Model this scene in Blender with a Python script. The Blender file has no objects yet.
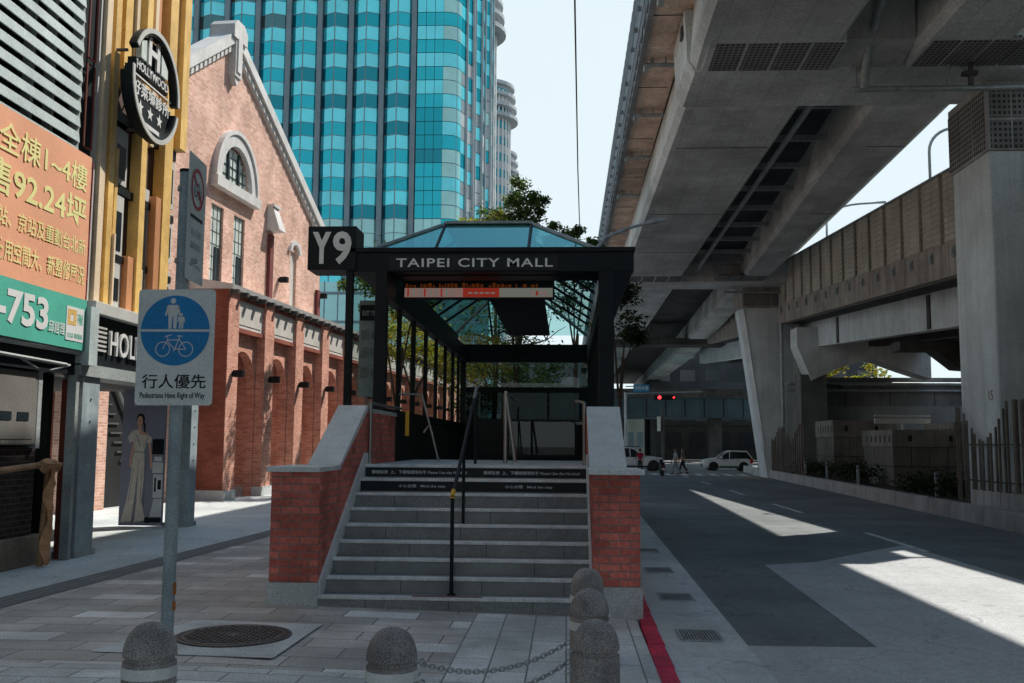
import bpy, bmesh, math, random
from mathutils import Vector, Matrix
R = math.radians
rnd = random.Random(7)
scn = bpy.context.scene
COL = scn.collection

# ------------------------------------------------------------------ materials
MATS = {}
def new_mat(name):
    m = bpy.data.materials.new(name); m.use_nodes = True
    nt = m.node_tree; nt.nodes.clear()
    out = nt.nodes.new('ShaderNodeOutputMaterial')
    MATS[name] = m
    return m, nt, out
def N(nt, typ, **kw):
    n = nt.nodes.new(typ)
    for k, v in kw.items():
        if k.startswith('i_'):
            n.inputs[k[2:].replace('_', ' ')].default_value = v
        else: setattr(n, k, v)
    return n
def L(nt, a, b): nt.links.new(a, b)
def c4(c): return (c[0], c[1], c[2], 1)
def mul(c, k): return tuple(min(1, x*k) for x in c)
def coords(nt, jitter=True):
    tc = N(nt, 'ShaderNodeTexCoord')
    if not jitter: return tc.outputs['Object']
    oi = N(nt, 'ShaderNodeObjectInfo')
    ad = N(nt, 'ShaderNodeVectorMath', operation='MULTIPLY_ADD')
    cb = N(nt, 'ShaderNodeCombineXYZ')
    for k in 'XYZ': L(nt, oi.outputs['Random'], cb.inputs[k])
    L(nt, cb.outputs[0], ad.inputs[0]); ad.inputs[1].default_value = (9, 13, 7)
    L(nt, tc.outputs['Object'], ad.inputs[2])
    return ad.outputs[0]
def mixc(nt, fac, a, b, typ='MIX'):
    m = N(nt, 'ShaderNodeMix', data_type='RGBA', blend_type=typ)
    for sock, v in ((0, fac), (6, a), (7, b)):
        if hasattr(v, 'is_linked') or isinstance(v, bpy.types.NodeSocket): L(nt, v, m.inputs[sock])
        elif sock == 0: m.inputs[0].default_value = v
        else: m.inputs[sock].default_value = c4(v)
    return m.outputs[2]
def noise(nt, vec, scale, detail=4, rough=.6, lo=.35, hi=.65, stretch=None):
    if stretch:
        mp = N(nt, 'ShaderNodeMapping'); mp.inputs['Scale'].default_value = stretch
        L(nt, vec, mp.inputs['Vector']); vec = mp.outputs[0]
    n = N(nt, 'ShaderNodeTexNoise'); n.inputs['Scale'].default_value = scale
    n.inputs['Detail'].default_value = detail; n.inputs['Roughness'].default_value = rough
    L(nt, vec, n.inputs['Vector'])
    r = N(nt, 'ShaderNodeMapRange'); r.inputs[1].default_value = lo; r.inputs[2].default_value = hi
    L(nt, n.outputs[0], r.inputs[0])
    return r.outputs[0]
def finish(nt, out, col, rough, metal=0, bump=None, bstr=.2, bdist=.01, spec=.4):
    b = N(nt, 'ShaderNodeBsdfPrincipled')
    if isinstance(col, bpy.types.NodeSocket): L(nt, col, b.inputs['Base Color'])
    else: b.inputs['Base Color'].default_value = c4(col)
    if isinstance(rough, bpy.types.NodeSocket): L(nt, rough, b.inputs['Roughness'])
    else: b.inputs['Roughness'].default_value = rough
    b.inputs['Metallic'].default_value = metal
    b.inputs['Specular IOR Level'].default_value = spec
    if bump is not None:
        bp = N(nt, 'ShaderNodeBump'); bp.inputs['Strength'].default_value = bstr
        bp.inputs['Distance'].default_value = bdist
        L(nt, bump, bp.inputs['Height']); L(nt, bp.outputs[0], b.inputs['Normal'])
    L(nt, b.outputs[0], out.inputs['Surface'])
    return b
SHADE = {'concrete': 1.6, 'viaduct_concrete': 2.1, 'viaduct_soffit_warm': 1.4, 'dark_concrete': .85, 'pier_concrete': 1.5, 'pier_light': 1.4, 'granite': 1.5, 'granite_light': 1.3, 'granite_dark': 1.75,
         'step_nosing': 1.35, 'bollard_granite': 1.25, 'letter_grey': 1.1, 'galvanised': 1.5, 'painted_pole': 1.7, 'grey_panel': 1.3, 'poster_grey': 1.25, 'print_skin': 1.2, 'print_shadow': 1.25, 'cast_iron': 1.5, 'surround': 1.4, 'channel_stone': .85,
         'soundwall': 1.2, 'timber_stake': 1.15, 'barrier_grey': 1.3, 'letter_step': 1.4, 'tower_pilaster': 1.3, 'brushed_steel': 1.3, 'board_grey': 3.2, 'red_kerb_paint': 1.15, 'sign_dull': 1.1, 'sign_blue': 1.3}
def surf(name, col, rough=.7, var=.3, scale=2.0, fine=40, fvar=.12, metal=0, streak=0, bstr=.15, spec=.4, tint=None, form=None):
    k_ = SHADE.get(name, 1); col = tuple(min(.9, x*k_) for x in col)
    m, nt, out = new_mat(name)
    v = coords(nt)
    n1 = noise(nt, v, scale); n2 = noise(nt, v, fine, 3)
    c = mixc(nt, n1, mul(col, 1-var), mul(col, 1+var*.6) if not tint else tint)
    f = mixc(nt, n2, (1-fvar*2,)*3, (1+fvar,)*3)
    c = mixc(nt, 1.0, c, f, 'MULTIPLY')
    if streak:
        n3 = noise(nt, v, 1.0, 5, .7, .42, .72, (3.2, 3.2, .22))
        sc = N(nt, 'ShaderNodeMath', operation='MULTIPLY'); sc.inputs[1].default_value = streak
        L(nt, n3, sc.inputs[0])
        c = mixc(nt, sc.outputs[0], c, mul(col, .28))
    if form:
        b_ = N(nt, 'ShaderNodeTexBrick'); b_.offset = .5
        b_.inputs['Color1'].default_value = (.86, .86, .86, 1); b_.inputs['Color2'].default_value = (1.04, 1.04, 1.03, 1); b_.inputs['Mortar'].default_value = (.62, .62, .62, 1)
        b_.inputs['Scale'].default_value = 1; b_.inputs['Brick Width'].default_value = form[0]; b_.inputs['Row Height'].default_value = form[1]; b_.inputs['Mortar Size'].default_value = .012
        mp_ = N(nt, 'ShaderNodeMapping'); mp_.inputs['Rotation'].default_value = form[2]; L(nt, N(nt, 'ShaderNodeTexCoord').outputs['Object'], mp_.inputs[0]); L(nt, mp_.outputs[0], b_.inputs['Vector'])
        c = mixc(nt, .75, c, b_.outputs['Color'], 'MULTIPLY')
        n5 = noise(nt, v, 1.0, 6, .75, .5, .72, (1.1, .16, .5)); s5 = N(nt, 'ShaderNodeMath', operation='MULTIPLY'); s5.inputs[1].default_value = .45; L(nt, n5, s5.inputs[0])
        c = mixc(nt, s5.outputs[0], c, mul(col, .42))
    finish(nt, out, c, rough, metal, n2, bstr, .006, spec)
    return m
def brick(name, c1, c2, mortar, bw=.235, rh=.085, ms=.011, rough=.85, var=.35, bstr=.5):
    m, nt, out = new_mat(name)
    tc = N(nt, 'ShaderNodeTexCoord'); ge = N(nt, 'ShaderNodeNewGeometry')
    sn = N(nt, 'ShaderNodeSeparateXYZ'); L(nt, ge.outputs['Normal'], sn.inputs[0])
    sp = N(nt, 'ShaderNodeSeparateXYZ'); L(nt, tc.outputs['Object'], sp.inputs[0])
    ax = N(nt, 'ShaderNodeMath', operation='ABSOLUTE'); L(nt, sn.outputs[0], ax.inputs[0])
    gx = N(nt, 'ShaderNodeMath', operation='GREATER_THAN'); L(nt, ax.outputs[0], gx.inputs[0]); gx.inputs[1].default_value = .6
    mu = N(nt, 'ShaderNodeMix'); L(nt, gx.outputs[0], mu.inputs[0]); L(nt, sp.outputs[0], mu.inputs[2]); L(nt, sp.outputs[1], mu.inputs[3])
    cb = N(nt, 'ShaderNodeCombineXYZ'); L(nt, mu.outputs[0], cb.inputs[0]); L(nt, sp.outputs[2], cb.inputs[1])
    b = N(nt, 'ShaderNodeTexBrick'); b.offset = .5
    b.inputs['Color1'].default_value = c4(c1); b.inputs['Color2'].default_value = c4(c2); b.inputs['Mortar'].default_value = c4(mortar)
    b.inputs['Scale'].default_value = 1; b.inputs['Brick Width'].default_value = bw; b.inputs['Row Height'].default_value = rh
    b.inputs['Mortar Size'].default_value = ms; b.inputs['Mortar Smooth'].default_value = .3; b.inputs['Bias'].default_value = 0
    L(nt, cb.outputs[0], b.inputs['Vector'])
    n1 = noise(nt, tc.outputs['Object'], .9, 5); n2 = noise(nt, tc.outputs['Object'], 30, 3)
    c = mixc(nt, 1.0, b.outputs['Color'], mixc(nt, n1, (1-var,)*3, (1.1,)*3), 'MULTIPLY')
    c = mixc(nt, 1.0, c, mixc(nt, n2, (.8,)*3, (1.1,)*3), 'MULTIPLY')
    inv = N(nt, 'ShaderNodeMath', operation='SUBTRACT'); inv.inputs[0].default_value = 1; L(nt, b.outputs['Fac'], inv.inputs[1])
    finish(nt, out, c, rough, 0, inv.outputs[0], bstr, .01, .25)
    return m
def pavers(name, dark, mid, light, bw, rh, ms=.008, thr=(.5, .86), rot=0, rough=.75):
    m, nt, out = new_mat(name)
    tc = N(nt, 'ShaderNodeTexCoord'); mp = N(nt, 'ShaderNodeMapping'); mp.inputs['Rotation'].default_value = (0, 0, rot)
    L(nt, tc.outputs['Object'], mp.inputs[0])
    b = N(nt, 'ShaderNodeTexBrick'); b.offset = .5
    b.inputs['Color1'].default_value = (0, 0, 0, 1); b.inputs['Color2'].default_value = (1, 1, 1, 1); b.inputs['Mortar'].default_value = (0, 0, 0, 1)
    b.inputs['Scale'].default_value = 1; b.inputs['Brick Width'].default_value = bw; b.inputs['Row Height'].default_value = rh
    b.inputs['Mortar Size'].default_value = ms; b.inputs['Mortar Smooth'].default_value = .2
    L(nt, mp.outputs[0], b.inputs['Vector'])
    cr = N(nt, 'ShaderNodeValToRGB'); cr.color_ramp.interpolation = 'CONSTANT'
    e = cr.color_ramp.elements; e[0].color = c4(dark); e[0].position = 0; e[1].position = thr[1]; e[1].color = c4(light)
    x = e.new(thr[0]); x.color = c4(mid); x = e.new(thr[0]*.5); x.color = c4(tuple((p+q)/2 for p, q in zip(dark, mid)))
    L(nt, b.outputs['Color'], cr.inputs[0])
    v = tc.outputs['Object']
    n1 = noise(nt, v, .8, 6); n2 = noise(nt, v, 55, 3)
    n3 = noise(nt, v, 4.5, 6, .75, .55, .68)
    c = mixc(nt, 1.0, cr.outputs[0], mixc(nt, n1, (.68,)*3, (1.18,)*3), 'MULTIPLY')
    c = mixc(nt, 1.0, c, mixc(nt, n2, (.75,)*3, (1.15,)*3), 'MULTIPLY')
    st = N(nt, 'ShaderNodeMath', operation='MULTIPLY'); st.inputs[1].default_value = .35; L(nt, n3, st.inputs[0])
    c = mixc(nt, st.outputs[0], c, mul(dark, .5))
    c = mixc(nt, b.outputs['Fac'], c, mul(dark, .35))
    inv = N(nt, 'ShaderNodeMath', operation='SUBTRACT'); inv.inputs[0].default_value = 1; L(nt, b.outputs['Fac'], inv.inputs[1])
    rr = N(nt, 'ShaderNodeMapRange'); rr.inputs[3].default_value = rough-.2; rr.inputs[4].default_value = rough+.1; L(nt, n1, rr.inputs[0])
    finish(nt, out, c, rr.outputs[0], 0, inv.outputs[0], .5, .006, .35)
    return m
def asphalt(name, col, rough=.8, patch=.25):
    m, nt, out = new_mat(name)
    v = N(nt, 'ShaderNodeTexCoord').outputs['Object']
    n1 = noise(nt, v, .35, 6, .65); n2 = noise(nt, v, 90, 2, .8, .3, .7)
    n3 = noise(nt, v, 1, 5, .7, .45, .7, (1.6, .12, 1)); n4 = noise(nt, v, 14, 5, .7)
    c = mixc(nt, n1, mul(col, 1-patch), mul(col, 1+patch*.6))
    c = mixc(nt, 1.0, c, mixc(nt, n2, (.62,)*3, (1.3,)*3), 'MULTIPLY')
    c = mixc(nt, 1.0, c, mixc(nt, n4, (.88,)*3, (1.08,)*3), 'MULTIPLY')
    st = N(nt, 'ShaderNodeMath', operation='MULTIPLY'); st.inputs[1].default_value = .3; L(nt, n3, st.inputs[0])
    c = mixc(nt, st.outputs[0], c, mul(col, .6))
    # hairline cracks
    vo = N(nt, 'ShaderNodeTexVoronoi', feature='DISTANCE_TO_EDGE'); vo.inputs['Scale'].default_value = .42
    wv = N(nt, 'ShaderNodeTexNoise'); wv.inputs['Scale'].default_value = 1.6; L(nt, v, wv.inputs['Vector'])
    ad = N(nt, 'ShaderNodeVectorMath', operation='MULTIPLY_ADD'); L(nt, wv.outputs['Color'], ad.inputs[0]); ad.inputs[1].default_value = (1.3,)*3; L(nt, v, ad.inputs[2])
    L(nt, ad.outputs[0], vo.inputs['Vector'])
    ck = N(nt, 'ShaderNodeMapRange'); ck.inputs[1].default_value = .002; ck.inputs[2].default_value = .012; ck.inputs[3].default_value = .32; ck.inputs[4].default_value = 0
    L(nt, vo.outputs['Distance'], ck.inputs[0])
    c = mixc(nt, ck.outputs[0], c, mul(col, .3))
    finish(nt, out, c, rough, 0, n2, .35, .006, .08)
    return m
def glass(name, tint, refl=.06, rough=.01, gl=(1, 1, 1), ior=1.5):
    m, nt, out = new_mat(name)
    t = N(nt, 'ShaderNodeBsdfTransparent'); t.inputs[0].default_value = c4(tint)
    g = N(nt, 'ShaderNodeBsdfGlossy'); g.inputs['Color'].default_value = c4(gl); g.inputs['Roughness'].default_value = rough
    ge = N(nt, 'ShaderNodeNewGeometry')          # Schlick term, the same from both sides of a thin sheet
    dt = N(nt, 'ShaderNodeVectorMath', operation='DOT_PRODUCT'); L(nt, ge.outputs['Normal'], dt.inputs[0]); L(nt, ge.outputs['Incoming'], dt.inputs[1])
    ab = N(nt, 'ShaderNodeMath', operation='ABSOLUTE'); L(nt, dt.outputs['Value'], ab.inputs[0])
    om = N(nt, 'ShaderNodeMath', operation='SUBTRACT', use_clamp=True); om.inputs[0].default_value = 1; L(nt, ab.outputs[0], om.inputs[1])
    pw = N(nt, 'ShaderNodeMath', operation='POWER'); L(nt, om.outputs[0], pw.inputs[0]); pw.inputs[1].default_value = 5
    ad = N(nt, 'ShaderNodeMath', operation='MULTIPLY_ADD', use_clamp=True); L(nt, pw.outputs[0], ad.inputs[0]); ad.inputs[1].default_value = min(1, (ior-1)*1.6); ad.inputs[2].default_value = refl
    mx = N(nt, 'ShaderNodeMixShader'); L(nt, ad.outputs[0], mx.inputs[0]); L(nt, t.outputs[0], mx.inputs[1]); L(nt, g.outputs[0], mx.inputs[2])
    L(nt, mx.outputs[0], out.inputs['Surface'])
    return m
def curtain(name, base, gl, fac=.5, rough=.04, wav=.05):
    """opaque curtain-wall glass: tinted mirror over a coloured backing, slightly wavy"""
    m, nt, out = new_mat(name)
    v = coords(nt)
    n = N(nt, 'ShaderNodeTexNoise'); n.inputs['Scale'].default_value = .55; n.inputs['Detail'].default_value = 2; L(nt, v, n.inputs['Vector'])
    bp = N(nt, 'ShaderNodeBump'); bp.inputs['Strength'].default_value = wav*2; bp.inputs['Distance'].default_value = .3; L(nt, n.outputs[0], bp.inputs['Height'])
    d = N(nt, 'ShaderNodeBsdfDiffuse')
    nn = noise(nt, v, .4, 3)
    L(nt, mixc(nt, nn, mul(base, .72), mul(base, 1.18)), d.inputs['Color'])
    g = N(nt, 'ShaderNodeBsdfGlossy'); g.inputs['Color'].default_value = c4(gl); g.inputs['Roughness'].default_value = rough; L(nt, bp.outputs[0], g.inputs['Normal'])
    mx = N(nt, 'ShaderNodeMixShader'); mx.inputs[0].default_value = fac
    L(nt, d.outputs[0], mx.inputs[1]); L(nt, g.outputs[0], mx.inputs[2]); L(nt, mx.outputs[0], out.inputs['Surface'])
    return m
def emit(name, col, s):
    m, nt, out = new_mat(name)
    e = N(nt, 'ShaderNodeEmission'); e.inputs[0].default_value = c4(col); e.inputs[1].default_value = s
    L(nt, e.outputs[0], out.inputs['Surface']); return m
def leafm(name, col, tr=.35):
    m, nt, out = new_mat(name)
    v = coords(nt)
    n = noise(nt, v, 1.3, 3)
    c = mixc(nt, n, mul(col, .55), mul(col, 1.35))
    d = N(nt, 'ShaderNodeBsdfPrincipled'); d.inputs['Roughness'].default_value = .5; L(nt, c, d.inputs['Base Color']); d.inputs['Specular IOR Level'].default_value = .3
    t = N(nt, 'ShaderNodeBsdfTranslucent'); L(nt, mixc(nt, 1.0, c, (1.5, 1.6, .6), 'MULTIPLY'), t.inputs[0])
    mx = N(nt, 'ShaderNodeMixShader'); mx.inputs[0].default_value = tr
    L(nt, d.outputs[0], mx.inputs[1]); L(nt, t.outputs[0], mx.inputs[2]); L(nt, mx.outputs[0], out.inputs['Surface'])
    return m

M_asphalt = asphalt('asphalt', (.29, .31, .315))
M_asph_refl = asphalt('asphalt_reflected_light', (.64, .66, .67), patch=.15)  # paler asphalt with reflected sunlight put into its colour
M_gutter = asphalt('gutter_concrete', (.80, .84, .83), .8, .3)
M_ground = asphalt('far_ground', (.2, .2, .2))
M_pave = pavers('plaza_pavers', (.54, .515, .48), (.68, .645, .60), (.92, .91, .88), .80, .40, thr=(.45, .89))
M_band = pavers('band_pavers', (.70, .70, .68), (.79, .785, .77), (.90, .90, .88), .9, .33, thr=(.4, .85), rot=R(90))
M_band2 = pavers('edge_pavers', (.70, .70, .68), (.77, .77, .75), (.86, .87, .85), .6, .3, thr=(.4, .85))
M_sidewalk = asphalt('smooth_sidewalk', (.72, .76, .75), .7, .2)
M_line = surf('road_paint', (.95, .95, .92), .7, .25, 3, 60, .2)
M_yline = surf('yellow_paint', (.6, .35, .08), .7, .35, 3, 60, .2)
M_redkerb = surf('red_kerb_paint', (.72, .02, .085), .55, .3, 3, 50, .2)
M_conc = surf('concrete', (.34, .345, .335), .85, .25, .8, 30, .1, streak=.35)
M_concv = surf('viaduct_concrete', (.35, .37, .365), .85, .28, .35, 18, .12, streak=.2, form=(2.4, .92, (0, 0, R(90))))
M_concw = surf('viaduct_soffit_warm', (.62, .45, .36), .85, .35, .7, 18, .14, streak=.3)  # warm bounced light put into the soffit colour
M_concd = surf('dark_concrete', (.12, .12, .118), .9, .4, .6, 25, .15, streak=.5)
M_pier = surf('pier_concrete', (.54, .59, .60), .8, .16, .6, 30, .08, streak=.3)
M_pierw = surf('pier_light', (.55, .6, .62), .7, .12, .6, 30, .06)
M_wallg = surf('wall_grey', (.24, .25, .25), .85, .3, .5, 25, .12, streak=.4)
M_granite = surf('granite', (.46, .475, .47), .65, .12, 3, 160, .3, spec=.4)
M_granitel = surf('granite_light', (.62, .65, .64), .65, .12, 3, 160, .25, spec=.4)
M_granited = surf('granite_dark', (.185, .19, .188), .55, .2, 2, 150, .3, spec=.45)
M_nose = surf('step_nosing', (.60, .615, .61), .65, .2, 4, 90, .15)
M_boll = surf('bollard_granite', (.34, .315, .295), .75, .35, 4, 170, .40)
M_brick = brick('station_brick', (.95, .28, .215), (.62, .155, .12), (.34, .25, .22), ms=.008, var=.45)
M_brickb = brick('old_brick', (.92, .58, .45), (.68, .34, .24), (.90, .74, .65), .23, .078, .008, var=.22)
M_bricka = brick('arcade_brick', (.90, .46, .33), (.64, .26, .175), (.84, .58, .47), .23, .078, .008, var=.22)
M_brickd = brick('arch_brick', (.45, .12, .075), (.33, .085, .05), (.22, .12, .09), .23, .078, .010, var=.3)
M_stucco = surf('white_trim', (.74, .72, .69), .7, .14, 1.5, 30, .06, streak=.15)
M_cream = surf('cream_panel', (.66, .62, .56), .7, .12, 1.5, 30, .06)
M_black = surf('black_metal', (.012, .017, .02), .5, .3, 2, 60, .1, spec=.2)
M_blackp = surf('black_panel', (.014, .018, .02), .6, .2, 1, 60, .08)
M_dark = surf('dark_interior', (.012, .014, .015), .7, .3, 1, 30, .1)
M_steel = surf('brushed_steel', (.30, .295, .285), .35, .1, 4, 80, .1, metal=1)
M_chain = surf('chain_steel', (.46, .46, .45), .3, .2, 9, 80, .15, metal=.6)
M_galv = surf('galvanised', (.30, .33, .34), .5, .22, 5, 50, .14, metal=.4, streak=.2)
M_pole = surf('painted_pole', (.235, .28, .295), .45, .18, 4, 60, .1, streak=.25)
M_greyp = surf('grey_panel', (.30, .33, .32), .55, .18, 1.5, 30, .1, streak=.2)
M_white = surf('white_paint', (.78, .78, .76), .5, .08, 3, 50, .05)
M_signw = surf('sign_white', (.84, .86, .82), .45, .1, 3, 50, .05)
M_signb = surf('sign_blue', (.015, .21, .47), .4, .12, 3, 50, .06)
M_text = surf('letter_white', (.82, .82, .8), .4, .04, 3, 50, .03)
M_textg = surf('letter_grey', (.80, .82, .80), .4, .06, 3, 50, .04)
M_texts = surf('letter_step', (.55, .57, .57), .5, .1, 3, 50, .05)
M_ban = surf('banner_orange', (.95, .43, .25), .6, .1, .7, 40, .05)
M_bang = surf('banner_green', (.09, .48, .36), .6, .12, .7, 40, .05)
M_bany = surf('banner_yellow', (.98, .84, .36), .6, .05, 1, 40, .03)
M_slat = surf('slat_grey', (.52, .60, .59), .5, .2, .9, 30, .08, streak=.1)
M_org = surf('orange_fin', (.98, .56, .18), .5, .28, 1.1, 30, .06)
M_org2 = surf('brown_fin', (.70, .32, .15), .55, .2, .8, 30, .06)
M_org3 = surf('cream_fin', (.88, .70, .48), .55, .15, .8, 30, .06)
M_wframe = surf('window_frame', (.62, .62, .58), .5, .1, 2, 40, .06)
M_wdark = surf('window_dark', (.02, .03, .035), .12, .2, 1, 10, .05, spec=.6)
M_wpale = surf('window_pale', (.70, .77, .72), .3, .25, 1.2, 10, .05, spec=.6)
M_redsteel = surf('red_steel', (.22, .045, .03), .6, .3, 2, 40, .1)
M_poster = surf('poster_grey', (.26, .27, .34), .45, .15, .7, 40, .04)
M_pskin = surf('print_skin', (.75, .42, .30), .5, .1, 5, 40, .03)
M_pcloth = surf('print_cloth', (.90, .82, .73), .5, .12, 9, 40, .05)
M_phair = surf('print_hair', (.03, .018, .015), .5, .1, 5, 40, .03)
M_pdev = surf('print_device', (.82, .84, .86), .5, .1, 5, 40, .03)
M_wood = surf('weathered_wood', (.48, .29, .16), .75, .3, 3, 40, .15)
M_fabric = surf('orange_fabric', (.62, .34, .17), .8, .3, 6, 60, .15)
M_stake = surf('timber_stake', (.19, .165, .145), .8, .3, 3, 50, .18, streak=.4)
M_iron = surf('cast_iron', (.085, .082, .08), .5, .25, 6, 90, .25, metal=.5)
M_rib = surf('soundwall', (.60, .57, .49), .75, .22, .6, 25, .1, streak=.45)
M_stain = surf('stained_concrete', (.50, .45, .405), .85, .3, .8, 25, .12, streak=.75)
M_perf = None
M_bark = surf('bark', (.10, .075, .055), .9, .35, 6, 40, .25, bstr=.5)
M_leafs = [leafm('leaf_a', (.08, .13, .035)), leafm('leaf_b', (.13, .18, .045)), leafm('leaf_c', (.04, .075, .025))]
M_leafy = [leafm('leaf_y1', (.30, .28, .05)), leafm('leaf_y2', (.16, .22, .04)), leafm('leaf_y3', (.42, .32, .06))]
M_leafd = [leafm('leaf_d1', (.022, .04, .016)), leafm('leaf_d2', (.04, .065, .022)), leafm('leaf_d3', (.012, .025, .012))]
M_soil = surf('soil', (.06, .05, .04), .95, .4, 3, 30, .3)
M_glassf = glass('front_roof_glass', (.35, .6, .6), .50, .05, (.36, .74, .66))
M_glass = glass('clear_glass', (.80, .88, .86), .03)
M_glasss = glass('side_glass', (.82, .90, .87), .02, .01, (1, 1, 1), 1.13)
M_glassd = glass('tinted_glass', (.62, .70, .69), .03)
M_glassr = glass('roof_glass', (.52, .80, .78), .12, .06, (.30, .72, .58))
M_tl = [curtain('tower_light_%d' % i, c, (.22, .80, .90), f) for i, (c, f) in enumerate([((.02, .46, .57), .45), ((.05, .54, .63), .43), ((.02, .36, .47), .5), ((.10, .48, .56), .4)])]
M_td = [curtain('tower_dark_%d' % i, c, g, f) for i, (c, g, f) in enumerate([((.0, .12, .17), (.03, .38, .47), .55), ((.01, .07, .10), (.03, .28, .36), .55), ((.0, .22, .30), (.05, .52, .62), .5)])]
M_tbrn = curtain('tower_reflect_brown', (.07, .065, .06), (.10, .30, .35), .4)  # brown reflections put into the colour of some left panes
M_tgreen = [curtain('tower_low_%d' % i, c, (.5, .8, .8), .35) for i, c in enumerate([(.20, .42, .42), (.15, .36, .38)])]
M_tpil = surf('tower_pilaster', (.15, .20, .225), .5, .15, .4, 8, .06)
M_tpale = surf('tower_pale', (.42, .46, .48), .5, .15, .4, 8, .06)
M_carw = surf('car_white', (.66, .70, .70), .25, .04, 1, 50, .02, spec=.6)
M_carb = surf('car_black', (.012, .013, .014), .35, .2, 4, 50, .1)
M_rub = surf('rubber', (.015, .015, .015), .8, .2, 6, 60, .1)
M_rim = surf('alloy', (.5, .5, .5), .35, .1, 6, 60, .1, metal=.8)
M_tail = surf('tail_red', (.45, .01, .01), .25, .1, 6, 60, .05)
M_lampg = surf('lamp_lens', (.75, .78, .8), .15, .05, 6, 60, .03)
M_skin = surf('skin', (.46, .27, .19), .55, .1, 8, 80, .05)
M_hair = surf('hair', (.012, .010, .009), .5, .3, 20, 90, .2)
M_sblue = surf('shirt_pale_blue', (.42, .50, .54), .8, .15, 8, 80, .08)
M_sgrey = surf('shirt_grey', (.11, .12, .13), .8, .15, 8, 80, .08)
M_sred = surf('jacket_red', (.42, .02, .05), .8, .15, 8, 80, .08)
M_trous = surf('trousers_pale', (.26, .29, .31), .8, .15, 8, 80, .08)
M_trousd = surf('trousers_dark', (.03, .032, .036), .8, .15, 8, 80, .08)
M_shoe = surf('shoe', (.03, .03, .03), .6, .2, 8, 80, .1)
M_redlamp = emit('red_signal', (1, .03, .04), 4)
M_led = emit('led_orange', (1, .22, .03), .06)
M_bluesign = surf('street_sign_blue', (.04, .26, .46), .4, .1, 4, 60, .05)
M_redpr = emit('print_red', (.60, .06, .035), .34)
M_redpr2 = surf('lip_red', (.5, .12, .1), .5, .1, 5, 40, .03)
M_pinkpr = emit('print_pink', (.44, .27, .24), .42)
M_greypr = surf('print_grey', (.36, .37, .34), .5, .2, 6, 30, .1)
M_greyem = emit('screen_grey', (.33, .34, .30), .38)
M_yel = surf('yellow_tag', (.75, .42, .03), .5, .1, 5, 60, .06)
M_rednose = surf('red_line', (.30, .10, .09), .6, .1, 5, 60, .06)

def perf_mat():
    m, nt, out = new_mat('perforated_panel')
    v = N(nt, 'ShaderNodeTexCoord').outputs['Object']
    # slotted grille pattern : small dark rectangular holes
    ge = N(nt, 'ShaderNodeNewGeometry'); sn = N(nt, 'ShaderNodeSeparateXYZ'); L(nt, ge.outputs['Normal'], sn.inputs[0])
    sp = N(nt, 'ShaderNodeSeparateXYZ'); L(nt, v, sp.inputs[0])
    def absgt(s, k):
        a = N(nt, 'ShaderNodeMath', operation='ABSOLUTE'); L(nt, s, a.inputs[0])
        g = N(nt, 'ShaderNodeMath', operation='GREATER_THAN'); L(nt, a.outputs[0], g.inputs[0]); g.inputs[1].default_value = k; return g.outputs[0]
    mu = N(nt, 'ShaderNodeMix'); L(nt, absgt(sn.outputs[0], .6), mu.inputs[0]); L(nt, sp.outputs[0], mu.inputs[2]); L(nt, sp.outputs[1], mu.inputs[3])
    mv = N(nt, 'ShaderNodeMix'); L(nt, absgt(sn.outputs[2], .6), mv.inputs[0]); L(nt, sp.outputs[2], mv.inputs[2]); L(nt, sp.outputs[1], mv.inputs[3])
    def hole(s, per, duty):
        d = N(nt, 'ShaderNodeMath', operation='DIVIDE'); L(nt, s, d.inputs[0]); d.inputs[1].default_value = per
        f = N(nt, 'ShaderNodeMath', operation='FRACT'); L(nt, d.outputs[0], f.inputs[0])
        g = N(nt, 'ShaderNodeMath', operation='LESS_THAN'); L(nt, f.outputs[0], g.inputs[0]); g.inputs[1].default_value = duty; return g.outputs[0]
    p = N(nt, 'ShaderNodeMath', operation='MULTIPLY'); L(nt, hole(mu.outputs[0], .13, .6), p.inputs[0]); L(nt, hole(mv.outputs[0], .15, .55), p.inputs[1])
    n = noise(nt, v, 1.2, 4)
    c = mixc(nt, n, (.22, .22, .215), (.32, .32, .31))
    c = mixc(nt, p.outputs[0], c, (.05, .052, .053))
    finish(nt, out, c, .75)
    return m
M_perf = perf_mat()

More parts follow.
